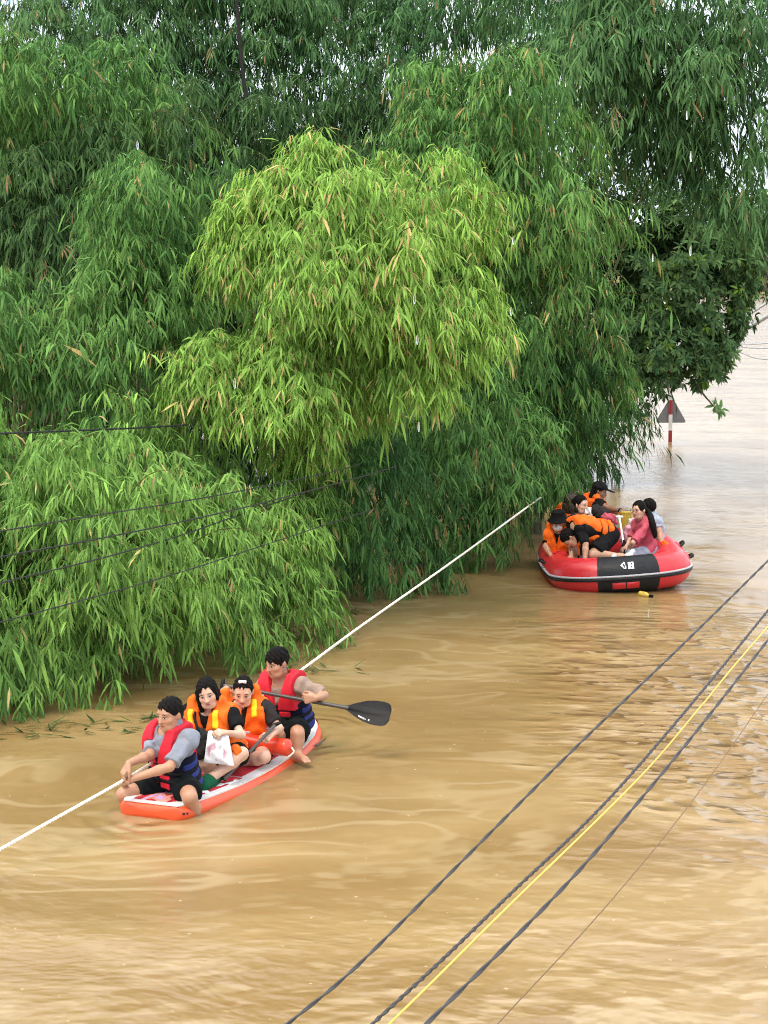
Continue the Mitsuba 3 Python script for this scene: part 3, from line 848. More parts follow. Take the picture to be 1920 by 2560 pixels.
    def hair(s, style='short', mat='hair_black', label=None):
        c, H, k = s.J['hd'], s.H, s.k
        h = min(s.h, 0.006)
        ext = 0.3 if style in ('long', 'pony') else 0.17
        g = Grid(c - ext, c + ext, h)
        x, y, z = g.xyz()
        X, Y, Z = [(((x - c[0]) * a[0] + (y - c[1]) * a[1] + (z - c[2]) * a[2]) / k).astype(np.float32) for a in H]
        strand = 0.0028 * np.sin(X * 190 + 5 * np.sin(Y * 31)) + 0.0025 * np.sin(Y * 150 + X * 90 + 4 * np.sin(Z * 40))

        def E(cx, cy, cz, a, b, d):
            q = np.sqrt((np.abs(X - cx) / a) ** 2 + ((Y - cy) / b) ** 2 + ((Z - cz) / d) ** 2)
            q1 = np.sqrt(((X - cx) / a ** 2) ** 2 + ((Y - cy) / b ** 2) ** 2 + ((Z - cz) / d ** 2) ** 2) + 1e-6
            return q * (q - 1) / q1
        sm = lambda a, b, t: np.clip((t - a) / (b - a), 0, 1) ** 2 * (3 - 2 * np.clip((t - a) / (b - a), 0, 1))       # noqa: E731
        cap = E(0, -0.014, 0.031, 0.0825, 0.102, 0.0965) - strand
        if style == 'short':
            line = -0.075 + 0.075 * sm(-0.05, 0.0, Y) + 0.062 * sm(0.015, 0.085, Y) + (0.009 * np.sin(X * 150 + 3 * np.sin(X * 61)) + 0.006 * np.sin(X * 330)) * sm(0.02, 0.08, Y)
            f = np.maximum(cap, line - Z)
        elif style == 'fringe':
            line = -0.075 + 0.06 * sm(-0.05, 0.01, Y) + 0.04 * sm(0.02, 0.085, Y) + 0.018 * np.sin(X * 85 + 1.0) * sm(0.03, 0.08, Y)
            f = np.maximum(E(0, -0.013, 0.031, 0.0835, 0.104, 0.0965) - strand * 1.4, line - Z)
        elif style == 'tied':
            line = -0.085 + 0.06 * sm(-0.06, -0.005, Y) + 0.098 * sm(0.0, 0.062, Y) + 0.006 * np.sin(X * 120 + 2 * np.sin(X * 310))
            f = np.maximum(cap, line - Z)
            f = np.minimum(f, E(0, -0.105, 0.02, 0.035, 0.035, 0.04) - strand)
        else:
            line = -0.09 + 0.03 * sm(-0.05, 0.01, Y) + 0.132 * sm(0.005, 0.07, Y) - 0.075 * sm(0.022, 0.07, np.abs(X + 0.012)) * sm(0.02, 0.06, Y) + 0.006 * np.sin(X * 130)
            f = np.maximum(E(0, -0.013, 0.03, 0.086, 0.105, 0.100) - strand, line - Z)
            if style == 'long':
                hang = E(0, -0.055, -0.06, 0.09, 0.058, 0.125) - strand * 1.5
                side = np.minimum(E(0.078, 0.008, -0.055, 0.024, 0.05, 0.105), E(-0.078, 0.008, -0.055, 0.024, 0.05, 0.105)) - strand
                f = np.minimum(f, np.minimum(hang, side))
            else:
                f = np.minimum(f, E(0, -0.11, 0.0, 0.03, 0.035, 0.035))
        V, F = net(f.astype(np.float32), g.lo, h)
        return put('hair', (V, F), mat, s.key, smooth=True, label=label)

# ------------------------------------------------------------------ paddle board
solid('orange_rail', (0.62, 0.075, 0.02), 0.35, 0.5)
varied('white_deck', (0.58, 0.575, 0.56), 0.5, 0.4, 0.06, 9)
solid('hole_dark', (0.02, 0.008, 0.008), 0.7)


def pad_colour(p, n, uv):
    """Printed foam: red with an abstract dark red and white dapple near the end, streaks elsewhere. uv = metres along and across the board."""
    a, b = uv.x, uv.y
    red = mix((0.40, 0.014, 0.03), (0.48, 0.035, 0.042), noise(a * 30, b * 60, 0.0))
    d = fbm(a * 17.0, b * 17.0, 3.0, 2)
    zone = smoothstep(0.28, 0.34, a) * smoothstep(0.98, 0.92, a)
    c = mix(red, (0.25, 0.012, 0.035), smoothstep(0.52, 0.54, d) * zone)
    c = mix(c, (0.82, 0.79, 0.79), smoothstep(0.60, 0.62, d) * zone)
    s = noise(a * 6.0 + b * 3.0, b * 34.0, 5.0)
    tail = smoothstep(0.34, 0.26, a)
    c = mix(c, (0.78, 0.30, 0.24), smoothstep(0.5, 0.56, s) * tail)
    c = mix(c, (0.60, 0.42, 0.72), smoothstep(0.72, 0.78, s) * tail)
    mid = smoothstep(1.25, 1.3, a)
    return mix(c, (0.66, 0.10, 0.035), mid * smoothstep(0.42, 0.5, fbm(a * 3.0, b * 5.0, 1.0, 2)))


scene['red_pad'] = {'type': 'twosided', 'bsdf': {'type': 'principled', 'base_color': mikit.proc(pad_colour), 'roughness': 0.62, 'specular': 0.3}}
BOARD_L = float(np.linalg.norm(BOARD_B - BOARD_A))
bx = np.append((BOARD_B - BOARD_A) / BOARD_L, 0.0)
by = np.array([bx[1], -bx[0], 0.0])              # to the right when looking along the board away from us


def half_width(u):
    s = np.clip(u / BOARD_L, 0, 1)
    return np.interp(s, [0, 0.02, 0.06, 0.15, 0.3, 0.5, 0.7, 0.85, 0.93, 0.98, 1.0], [0.225, 0.252, 0.27, 0.295, 0.32, 0.325, 0.30, 0.235, 0.16, 0.075, 0.01])


def rock(u):
    s = u / BOARD_L
    return 0.045 + 0.062 * np.clip(1 - s / 0.45, 0, 1) ** 1.6 + 0.06 * np.clip((s - 0.6) / 0.4, 0, 1) ** 2


def board_point(u, v, z=0.0):
    u, v, z = np.broadcast_arrays(np.asarray(u, float), v, z)
    p = np.append(BOARD_A, 0.0) + u[..., None] * bx + v[..., None] * by
    p[..., 2] += rock(u) + z
    return p


board = thing('paddle_board', 'red and white inflatable paddle board with orange sides carrying four people', 'paddle board')
us = np.concatenate([np.linspace(0, 0.2, 8), np.linspace(0.28, BOARD_L * 0.85, 30), np.linspace(BOARD_L * 0.87, BOARD_L, 12)])
ang = np.concatenate([np.linspace(math.pi / 2, -math.pi / 2, 13), ])
prof = []                                          # right half: deck edge, round rail, bottom
for a in ang:
    prof.append((0.065 * math.cos(a), -0.065 + 0.065 * math.sin(a)))
ring = [(1, e, z) for e, z in prof] + [(-1, e, z) for e, z in prof[::-1]]
v = []
for u in us:
    w = half_width(u)
    endr = min(1.0, math.sqrt(max(u, 0.0) / 0.05)) if u < 0.05 else 1.0
    for sg, e, z in ring:
        v.append(board_point(u, sg * (max(w - 0.04, 0.002) + e * (0.55 + 0.45 * endr)), -0.065 + (z + 0.065) * (0.75 + 0.25 * endr)))
v = np.array(v)
m = len(ring)
f = []
for i in range(len(us) - 1):
    for j in range(m):
        a, b = i * m + j, i * m + (j + 1) % m
        f += [[a, b, b + m], [a, b + m, a + m]]
n0 = len(v)
v = np.vstack([v, v[:m].mean(0) - bx * 0.012, v[-m:].mean(0)])
for j in range(m):
    f += [[n0, (j + 1) % m, j], [n0 + 1, n0 - m + j, n0 - m + (j + 1) % m]]
put('hull', (v, np.array(f)), 'orange_rail', board, smooth=True)


def deck_sheet(name, u0, u1, inner, outer, z, mat, nu=40, nv=6, label=None):
    """A sheet on the deck between two fractions of the half width, 6 mm thick."""
    uu = np.linspace(u0, u1, nu)
    V, UV = [], []
    for u in uu:
        w = half_width(u) - 0.012
        for q in np.linspace(0, 1, nv):
            x = (inner(u, w) * (1 - q) + outer(u, w) * q)
            V.append((u, x, z)); UV.append((u, x))
    V = np.array(V)
    top = board_point(V[:, 0], V[:, 1], V[:, 2])
    bot = top - [0, 0, 0.01]
    idx = np.arange(nu * nv).reshape(nu, nv)
    F = []
    for i in range(nu - 1):
        for j in range(nv - 1):
            a, b, c, d = idx[i, j], idx[i, j + 1], idx[i + 1, j + 1], idx[i + 1, j]
            F += [[a, c, b], [a, d, c]]
    N = nu * nv
    loop = list(idx[0, :]) + list(idx[1:, -1]) + list(idx[-1, -2::-1]) + list(idx[-2:0:-1, 0])
    for a, b in zip(loop, loop[1:] + loop[:1]):
        F += [[a, b, b + N], [a, b + N, a + N]]
    return put(name, (np.vstack([top, bot]), np.array(F)), mat, board, uv=np.vstack([UV, UV]), label=label)


deck_sheet('deck', 0.012, BOARD_L - 0.03, lambda u, w: -w, lambda u, w: w, 0.004, 'white_deck', 60, 8)
deck_sheet('traction_pad', 0.07, 1.02, lambda u, w: -(w - 0.075), lambda u, w: w - 0.075 - 0.06 * np.clip((0.22 - u) / 0.15, 0, 1), 0.010, 'red_pad', 40, 8, 'red printed foam pad')
deck_sheet('traction_pad', 1.06, 2.30, lambda u, w: -(w - 0.10), lambda u, w: w - 0.10 - 0.05 * np.clip((u - 2.0) / 0.3, 0, 1), 0.010, 'red_pad', 40, 8)
deck_sheet('traction_pad', 2.40, 2.66, lambda u, w: -w * 0.35, lambda u, w: w * 0.35, 0.010, 'red_pad', 10, 5)
for q in (0.0, 0.032):
    c = board_point(0.035 + q * 0.8, half_width(0.03 + q) + 0.018, -0.055)
    put('drain_hole', tube([c - by * 0.02, c + by * 0.006 - bx * 0.008], 0.0085, 10), 'hole_dark', board)

# ------------------------------------------------------------------ rope and paddles


def strand_bump(p, n, uv):
    return dr.sin(uv.x * 6.2832 + uv.y * 6.2832) * 0.5 + 0.5


scene['rope_white'] = {'type': 'twosided', 'bsdf': {'type': 'bumpmap', 'arbitrary': mikit.proc(lambda p, n, uv: fbm(p.x * 90, p.y * 90, p.z * 90, 2), 2e-3), 'scale': 0.004,
                       'bsdf': {'type': 'principled', 'base_color': {'type': 'rgb', 'value': [0.74, 0.72, 0.62]}, 'roughness': 0.8}}}


def twisted(pts, r, n=3, pitch=0.09, sides=6, amount=0.55, step=0.012):
    """Laid rope or bundled cable: n strands wound round one another along a path."""
    p = np.asarray(pts, float)
    L = np.concatenate([[0], np.cumsum(np.linalg.norm(np.diff(p, axis=0), axis=1))])
    q = np.linspace(0, L[-1], max(8, int(L[-1] / step)))
    p = np.stack([np.interp(q, L, p[:, k]) for k in range(3)], 1)
    t = nrm(np.gradient(p, axis=0))
    a = nrm(np.cross(t, [0.05, 0.02, 1.0]))
    b = np.cross(t, a)
    ms = []
    for i in range(n):
        w = q / pitch * 2 * np.pi + i * 2 * np.pi / n
        ms.append(tube(p + (np.cos(w)[:, None] * a + np.sin(w)[:, None] * b) * r * amount, r * 0.62, sides))
    return join(ms)


rope_pts = [at(-500, 2415, 10.2), at(-260, 2272, 11.0), at(0, 2124, 12.0), at(200, 2012, 12.9), at(300, 1956, 13.36), at(392, 1900, 13.75), at(560, 1800, 14.85), at(740, 1684, 15.75), at(900, 1567, 17.6), at(1120, 1412, 20.6), at(1325, 1263, 24.2), at(1352, 1244, 24.9)]
key = put('rope', twisted(curve(rope_pts, 120), 0.0108, 3, 0.10, 6, 0.55, 0.02), 'rope_white', smooth=True, label='long taut white rope running diagonally from the front man to the bamboo', cat='rope')

solid('paddle_black', (0.007, 0.0075, 0.009), 0.5, 0.18)
solid('shaft_grey', (0.05, 0.046, 0.043), 0.38, 0.5)
solid('print_white', (0.75, 0.75, 0.75), 0.5, 0.4)


def paddle_blade(root, tip, flat, width, name='blade', parent=None):
    """A teardrop blade with a central rib, from the shaft to its squared tip; flat = the direction the face looks."""
    root, tip = np.asarray(root, float), np.asarray(tip, float)
    L = np.linalg.norm(tip - root)
    d = (tip - root) / L
    n = nrm(flat - d * (flat @ d))
    s = np.cross(d, n)
    u = np.linspace(0, 1, 22)
    w = width * np.interp(u, [0, 0.08, 0.25, 0.45, 0.65, 0.82, 0.93, 0.98, 1.0], [0.075, 0.10, 0.27, 0.43, 0.5, 0.5, 0.46, 0.38, 0.25])
    V = []
    M = 13
    for a, b in zip(u, w):
        c = root + d * a * L
        for j in range(M):
            q = -1 + 2 * j / (M - 1)
            rib = 0.011 * math.exp(-(q * b / 0.011) ** 2) * (1 - a ** 2) + 0.004
            dish = -0.022 * (1 - q * q) * a * (1 - 0.4 * a) + 0.03 * a * a
            V.append(c + s * q * b + n * (dish + rib * (1 - q * q * 0.6)))
    for a, b in zip(u, w):
        c = root + d * a * L
        for j in range(M):
            q = -1 + 2 * j / (M - 1)
            rib = 0.011 * math.exp(-(q * b / 0.011) ** 2) * (1 - a ** 2) + 0.004
            dish = -0.022 * (1 - q * q) * a * (1 - 0.4 * a) + 0.03 * a * a
            V.append(c + s * q * b + n * (dish - rib * (1 - q * q * 0.6)))
    V, K, N = np.array(V), len(u), len(u) * M
    F = []
    for i in range(K - 1):
        for j in range(M - 1):
            a, b, c, e = i * M + j, i * M + j + 1, (i + 1) * M + j + 1, (i + 1) * M + j
            F += [[a, b, c], [a, c, e], [a + N, c + N, b + N], [a + N, e + N, c + N]]
    rim = [i * M for i in range(K)] + [(K - 1) * M + j for j in range(1, M)] + [i * M + M - 1 for i in range(K - 2, -1, -1)] + [j for j in range(M - 2, 0, -1)]
    for a, b in zip(rim, rim[1:] + rim[:1]):
        F += [[a, a + N, b + N], [a, b + N, b]]
    put(name, (V, np.array(F)), 'paddle_black', parent, smooth=35)
    return d, n, s, L


def text_on(text, height, origin, right, up, mat, name, parent, depth=0.002):
    m = meshkit.text_mesh(text, height, depth)
    v = np.array(m.vertices)
    nn = np.cross(right, up)
    return put(name, (np.asarray(origin) + v[:, :1] * right + v[:, 1:2] * up + v[:, 2:] * nn, m.faces), mat, parent)


# paddle of the man at the back
pa, pb, pc = at(556, 1713, 15.22), at(866, 1769, 15.02), at(976, 1791, 14.96)
pd = thing('paddle', 'black paddle held sideways by the man in beige, its blade out over the water', 'paddle')
put('shaft', tube([pa, pa * 0.5 + pb * 0.5, pb + (pc - pb) * 0.05], [0.0150, 0.0155, 0.017], 12), 'shaft_grey', pd, smooth=True)
d, n, s, L = paddle_blade(pb - (pc - pb) * 0.06, pc, np.array([0.12, -0.86, 0.5]), 0.205, 'blade', pd)
hd_ = nrm(np.cross(pb - pa, [0, -1, 0.3]))
put('grip', tube([pa - hd_ * 0.055, pa - hd_ * 0.02, pa + hd_ * 0.02, pa + hd_ * 0.055], [0.011, 0.018, 0.018, 0.011], 10), 'paddle_black', pd, smooth=True)
d2 = nrm(pc - pb)
nf = nrm(np.array([0.12, -0.86, 0.5]) - d2 * (np.array([0.12, -0.86, 0.5]) @ d2))
up_ = nrm(np.cross(nf, d2))
for i, (w_, h_) in enumerate(((0.010, 0.010), (0.012, 0.012), (0.010, 0.010), (0.010, 0.012), (0.005, 0.01))):
    c = pb + d2 * (0.115 + 0.014 * i) - up_ * (0.050 + 0.0045 * i) + nf * (0.006 + 0.0005 * i)
    put('printed_mark', box(c, (w_, h_, 0.003), np.array([d2, up_, nf])), 'print_white', pd)
c = pb + d2 * 0.20 - up_ * 0.075 + nf * 0.009
put('printed_mark', join([box(c, (0.012, 0.004, 0.003), np.array([d2, up_, nf])), box(c + up_ * 0.012, (0.012, 0.004, 0.003), np.array([d2, up_, nf])), box(c + up_ * 0.006, (0.004, 0.016, 0.003), np.array([nrm(d2 + 0.5 * up_), nrm(up_ - 0.5 * d2), nf]))]), 'print_white', pd)

# paddle across the knees of the second woman
qa, qb = at(688, 1812, 14.62), at(560, 1948, 14.02)
pd2 = thing('paddle', 'dark paddle slanting down to the deck from the hand of the woman with the clip', 'paddle')
put('shaft', tube([qa, qa * 0.45 + qb * 0.55, qa * 0.42 + qb * 0.58, qb], [0.0130, 0.0135, 0.0165, 0.0175], 12), 'shaft_grey', pd2, smooth=True)
paddle_blade(qb + nrm(qa - qb) * 0.03, qb + np.array([-0.30, -0.10, -0.055]), np.array([0.0, -0.2, 1.0]), 0.19, 'blade', pd2)
put('grip', tube([qa - [0.045, 0, 0.02], qa, qa + [0.045, 0, 0.02]], [0.011, 0.017, 0.011], 10), 'paddle_black', pd2, smooth=True)

# ------------------------------------------------------------------ people on the board
for name_, rgb in (('vest_red', (0.56, 0.018, 0.035)), ('vest_orange', (0.80, 0.13, 0.01)), ('vest_yellow', (0.85, 0.62, 0.02)), ('cloth_black', (0.0085, 0.0085, 0.009)), ('cloth_navy', (0.010, 0.012, 0.024)),
                   ('cloth_blue', (0.018, 0.028, 0.16)), ('shirt_blue', (0.195, 0.215, 0.26)), ('shirt_beige', (0.27, 0.195, 0.155)), ('cloth_charcoal', (0.024, 0.022, 0.022)), ('cloth_green', (0.01, 0.085, 0.04)),
                   ('shorts_dark', (0.007, 0.010, 0.010)), ('cloth_pink', (0.43, 0.075, 0.11)), ('cloth_jeans', (0.30, 0.35, 0.43)), ('cloth_white', (0.76, 0.76, 0.76)), ('cloth_grey', (0.22, 0.22, 0.23))):
    varied(name_, rgb, 0.72, 0.25 if max(rgb) > 0.1 else 0.07, 0.16, 22, 0.0015, 160)
solid('webbing', (0.008, 0.008, 0.009), 0.6, 0.08)
solid('silver_band', (0.46, 0.42, 0.50), 0.35, 0.5)


def joints(**kw):
    """Joints measured in the photograph: (pixel, pixel, distance), or a direction as it is."""
    return {a: (at(*b) if a not in ('face', 'hup', 'palmL', 'palmR') else np.array(b, float)) for a, b in kw.items()}


man = Person('man in grey-blue shirt and red vest at the front of the board, pulling the rope', joints(
    pel=(438, 1944, 13.80), nk=(423, 1832, 13.72), hd=(424, 1785, 13.62), face=(-0.62, -0.77, -0.14), hup=(-0.10, -0.1, 1), shL=(472, 1846, 13.58), shR=(384, 1840, 13.86),
    elL=(424, 1917, 13.40), wrL=(334, 1946, 13.40), haL=(304, 1955, 13.42), palmL=(-0.1, 0.6, -0.8), elR=(374, 1888, 13.58), wrR=(322, 1908, 13.42), haR=(306, 1936, 13.40), palmR=(0.6, 0.3, -0.2),
    hipL=(462, 1958, 13.70), hipR=(412, 1954, 13.84), knL=(474, 1992, 13.36), anL=(500, 2085, 13.62), knR=(310, 1986, 13.62), anR=(330, 2085, 13.85)), h=0.0069, skin='skin_tan', curl={'L': 1.0, 'R': 0.55})
man.hair('short')
man.shirt('shirt_blue', 0.86, low=0.02, neck=0.062)
man.legs('shorts_dark', 0.72, loose=0.03)
man.vest_straps('vest_red', 'cloth_navy', 'webbing', 'cloth_blue')

woman = Person('woman in orange vest with loose black hair, holding a white bag on her lap', joints(
    pel=(556, 1886, 14.50), nk=(528, 1778, 14.42), hd=(519, 1732, 14.32), face=(-0.05, -0.97, -0.2), hup=(-0.22, -0.1, 1), shL=(578, 1790, 14.34), shR=(474, 1782, 14.52),
    elL=(604, 1838, 14.20), wrL=(566, 1832, 14.02), haL=(546, 1828, 13.95), palmL=(-0.1, 0.5, -0.9), elR=(468, 1828, 14.36), wrR=(461, 1811, 14.10), haR=(455, 1807, 13.96), palmR=(0.0, -0.1, -1),
    hipL=(578, 1890, 14.45), hipR=(538, 1894, 14.45), knL=(604, 1884, 14.12), anL=(530, 1944, 13.98), toL=(510, 1962, 13.86), knR=(512, 1908, 14.12), anR=(548, 1952, 14.15)), h=0.0071, skin='skin_fair', female=True, k=0.95, curl={'L': 0.8, 'R': 0.5})
woman.hair('long')
woman.shirt('cloth_black', 0.62, neck=0.07)
woman.legs('cloth_black', 0.78, loose=0.015)
woman.vest_orange('vest_orange', 'vest_yellow', 'silver_band', thick=0.056, low=0.02, rise=0.10, label='bright orange foam life vest with yellow shoulder patches')

girl = Person('woman in orange vest with a white hair clip, looking down, holding a paddle', joints(
    pel=(632, 1862, 14.98), nk=(610, 1766, 14.90), hd=(608, 1728, 14.76), face=(-0.02, -0.93, -0.36), hup=(0.02, -0.35, 1), shL=(662, 1772, 14.82), shR=(566, 1770, 14.86),
    elL=(698, 1820, 14.72), wrL=(680, 1836, 14.58), haL=(664, 1846, 14.52), palmL=(-0.6, 0.2, -0.6), elR=(560, 1826, 14.78), wrR=(590, 1848, 14.62), haR=(605, 1850, 14.55), palmR=(0.2, 0.1, -1),
    hipL=(652, 1872, 14.90), hipR=(612, 1872, 14.92), knL=(660, 1892, 14.50), anL=(606, 1906, 14.62), knR=(590, 1892, 14.56), anR=(630, 1908, 14.66)), h=0.0071, skin='skin_fair', female=True, k=0.95, curl=1.05)
girl.hair('tied')
girl.shirt('cloth_charcoal', 0.72, neck=0.07)
girl.legs('cloth_charcoal', 0.55, loose=0.02)
girl.vest_orange('vest_orange', 'vest_yellow', 'silver_band', bands=(0.56, 0.30), thick=0.058, low=-0.06, rise=0.14, black='webbing', label='bright orange life vest with two grey reflective bands')
hc = girl.J['hd'] + girl.H @ np.eye(3)[0] * 0 + girl.H[2] * 0.118 + girl.H[1] * 0.045
put('hair_clip', join([box(hc + girl.H[0] * q, (0.03, 0.02, 0.012), np.array([nrm(girl.H[0] + 0.15 * girl.H[1] * (1 if q > 0 else -1)), girl.H[1], girl.H[2]])) for q in (-0.015, 0.015)]), 'print_white', girl.key)

man2 = Person('man in a beige shirt and red vest at the far end of the board', joints(
    pel=(726, 1808, 15.42), nk=(709, 1702, 15.34), hd=(692, 1656, 15.26), face=(-0.72, -0.66, -0.24), hup=(-0.1, -0.1, 1), shL=(752, 1712, 15.22), shR=(664, 1710, 15.40),
    elL=(810, 1738, 15.18), wrL=(790, 1745, 14.98), haL=(766, 1747, 14.98), palmL=(-0.15, 0.95, -0.1), elR=(636, 1764, 15.35), wrR=(582, 1728, 15.25), haR=(562, 1716, 15.2), palmR=(0.2, 0.2, -0.9),
    hipL=(742, 1816, 15.36), hipR=(708, 1818, 15.42), knL=(744, 1834, 14.93), anL=(742, 1886, 14.90), toL=(772, 1896, 14.72), knR=(700, 1838, 15.05), anR=(690, 1885, 15.3)), h=0.0069, skin='skin_tan', curl={'L': 1.15, 'R': 1.1})
man2.hair('fringe')
man2.shirt('shirt_beige', 0.92, low=0.02, neck=0.1)
man2.legs('shorts_dark', 0.78, loose=0.03)
man2.vest_straps('vest_red', 'cloth_navy', 'webbing', 'cloth_blue')

# sandal of the woman with the bag
wa, wt = woman.J['anL'], woman.J['toL']
sd = thing('sandal', 'green rubber clog on the foot resting on the red deck', 'sandal')
g = Grid(np.minimum(wa, wt) - 0.16, np.maximum(wa, wt) + 0.16, 0.006)
fd = nrm((wt - wa) * [1, 1, 0])
fs = np.cross(fd, [0, 0, 1.0])
fa = np.array([wa[0], wa[1], 0.105]) - fd * 0.06
g.cone(fa, fa + fd * 0.2, 0.042, 0.048, 0.03)
g.cone(fa + fd * 0.12 + [0, 0, 0.03], fa + fd * 0.19 + [0, 0, 0.01], 0.045, 0.042, 0.03)
x_, y_, z_ = g.xyz()
g.phi = np.maximum(g.phi, 0.076 - z_)
g.phi = np.maximum(g.phi, -(d_cone(x_, y_, z_, fa + np.array([0, 0, 0.05]), fa + fd * 0.08 + np.array([0, 0, 0.06]), 0.04, 0.045)))
V, F = net(g.phi, g.lo, g.h)
put('upper', (V, F), 'cloth_green', sd, smooth=True)
put('sole', tube([fa - fd * 0.03 + [0, 0, -0.036], fa + fd * 0.06 + [0, 0, -0.036], fa + fd * 0.2 + [0, 0, -0.036], fa + fd * 0.235 + [0, 0, -0.036]], [0.02, 0.04, 0.045, 0.02], 12).apply_transform(np.eye(4)), 'cloth_green', sd, smooth=True)

# white cloth bag with a soft pink print; a dark shoulder bag; a roll


def bag_colour(p, n, uv):
    d = fbm(uv.x * 16.0, uv.y * 16.0, 2.0, 3)
    r = dr.sqrt(dr.square((uv.x - 0.10) / 0.085) + dr.square((uv.y - 0.085) / 0.075))
    ink = smoothstep(0.46, 0.60, d) * smoothstep(1.15, 0.75, r)
    c = mix((0.78, 0.78, 0.80), (0.62, 0.62, 0.66), smoothstep(0.5, 0.8, fbm(uv.x * 9, uv.y * 9, 7.0, 2)) * 0.5)
    return mix(c, (0.52, 0.22, 0.30), ink * 0.85)


scene['bag_white'] = {'type': 'twosided', 'bsdf': {'type': 'principled', 'base_color': mikit.proc(bag_colour), 'roughness': 0.5, 'specular': 0.35}}
c0, c1, c2, c3 = at(510, 1905, 13.98), at(585, 1914, 13.98), at(520, 1828, 14.02), at(572, 1836, 14.02)
K = 21
V, UV = [], []
fn_ = nrm(np.cross(c1 - c0, c2 - c0))
if fn_[1] > 0:
    fn_ = -fn_
for side in (1, -1):
    for i in range(K):
        for j in range(K):
            a, b = i / (K - 1), j / (K - 1)
            p = (c0 * (1 - a) + c1 * a) * (1 - b) + (c2 * (1 - a) + c3 * a) * b
            bulge = (max(0, 1 - (2 * a - 1) ** 4) ** 0.5) * (max(0, 1 - (2 * b - 0.9) ** 4) ** 0.6 if b < 0.95 else 0.3)
            wr_ = 0.006 * math.sin(a * 17 + 3 * math.sin(b * 6)) * (b + 0.2) + 0.006 * math.sin(b * 13 + a * 9)
            V.append(p + fn_ * side * (0.05 * bulge + 0.004) + fn_ * wr_ + np.array([0, 0, 0.012 * math.sin(a * 11) * b]))
            UV.append((a * 0.23, b * 0.23))
F = []
for q in (0, 1):
    for i in range(K - 1):
        for j in range(K - 1):
            a = q * K * K + i * K + j
            F += [[a, a + K, a + K + 1], [a, a + K + 1, a + 1]]
put('cloth_bag', (np.array(V), np.array(F)), 'bag_white', smooth=True, uv=np.array(UV), label='white cloth bag with a faded pink print on the woman’s lap', cat='bag')


def lump(name, pieces, mat, h=0.007, parent=None, k=0.03, noise_=0.004, **kw):
    lo = np.min([np.minimum(a, b) - max(ra, rb) for a, b, ra, rb in pieces], 0) - 0.05
    hi = np.max([np.maximum(a, b) + max(ra, rb) for a, b, ra, rb in pieces], 0) + 0.05
    g = Grid(lo, hi, h)
    for a, b, ra, rb in pieces:
        g.cone(a, b, ra, rb, k, 0.06)
    x, y, z = g.xyz()
    f = g.phi - noise_ * np.sin(70 * x + 2 * np.sin(40 * z)) - noise_ * np.sin(60 * z + 30 * y + 2 * np.sin(35 * x))
    V, F = net(f.astype(np.float32), g.lo, h)
    return put(name, (V, F), mat, parent, smooth=True, **kw)


sb = thing('shoulder_bag', 'dark grey shoulder bag wedged between the front man and the white bag', 'bag')
lump('pouch', [(at(502, 1835, 14.12), at(500, 1880, 14.10), 0.05, 0.06), (at(512, 1840, 14.16), at(512, 1885, 14.14), 0.05, 0.06)], 'cloth_charcoal', parent=sb)
put('strap', tube(curve([at(503, 1838, 14.08), at(492, 1815, 14.12), at(486, 1792, 14.28), at(490, 1776, 14.42)], 20), 0.012, 8), 'webbing', sb, smooth=True)

solid('buoy_red', (0.56, 0.045, 0.018), 0.3, 0.5)
bu = thing('rescue_buoy', 'orange-red inflated roll strapped across the board behind the bare knee', 'buoy')
b0, b1 = at(606, 1850, 14.80), at(729, 1869, 14.62)
t_ = np.linspace(0, 1, 26)
prof_ = 0.064 * np.clip(np.minimum(t_, 1 - t_) / 0.07, 0, 1) ** 0.35 + 0.004
put('body', tube(b0 + (b1 - b0) * t_[:, None] - np.array([0, 0, 0.012]) * np.sin(np.pi * t_)[:, None], prof_, 20), 'buoy_red', bu, smooth=True)
q_ = b0 + (b1 - b0) * 0.60
put('strap', tube([q_ - (b1 - b0) * 0.022 - [0, 0, .012], q_ + (b1 - b0) * 0.022 - [0, 0, .012]], 0.0675, 22), 'cloth_grey', bu, smooth=40)
e_ = nrm(b1 - b0)
put('cord', twisted(curve([b1 + e_ * 0.0, b1 + e_ * 0.02 - [0, 0.01, 0.03], b1 - e_ * 0.03 - [0, 0.03, 0.07], b1 - e_ * 0.06 - [0, 0.01, 0.085]], 16), 0.007, 2, 0.03, 6, 0.5, 0.006), 'rope_white', bu, smooth=True)
lump('orange_pouch', [(at(588, 1868, 14.10), at(594, 1880, 14.08), 0.028, 0.03)], 'vest_orange', label='small orange pouch beside the white bag', cat='pouch')

# ------------------------------------------------------------------ raft
solid('raft_red', (0.50, 0.022, 0.030), 0.32, 0.55)
varied('raft_black', (0.012, 0.013, 0.015), 0.45, 0.25, 0.15, 8)
solid('raft_grey', (0.16, 0.16, 0.165), 0.5)
solid('strake_white', (0.36, 0.36, 0.38), 0.4)
ROLL = math.radians(4.0)
RC = np.array([2.91, 24.08, 0.0])


def raft_point(p):
    p = np.asarray(p, float)
    c, s = math.cos(ROLL), math.sin(ROLL)
    return RC + np.stack([p[..., 0] * c - p[..., 2] * s, p[..., 1], p[..., 0] * s + p[..., 2] * c], -1)


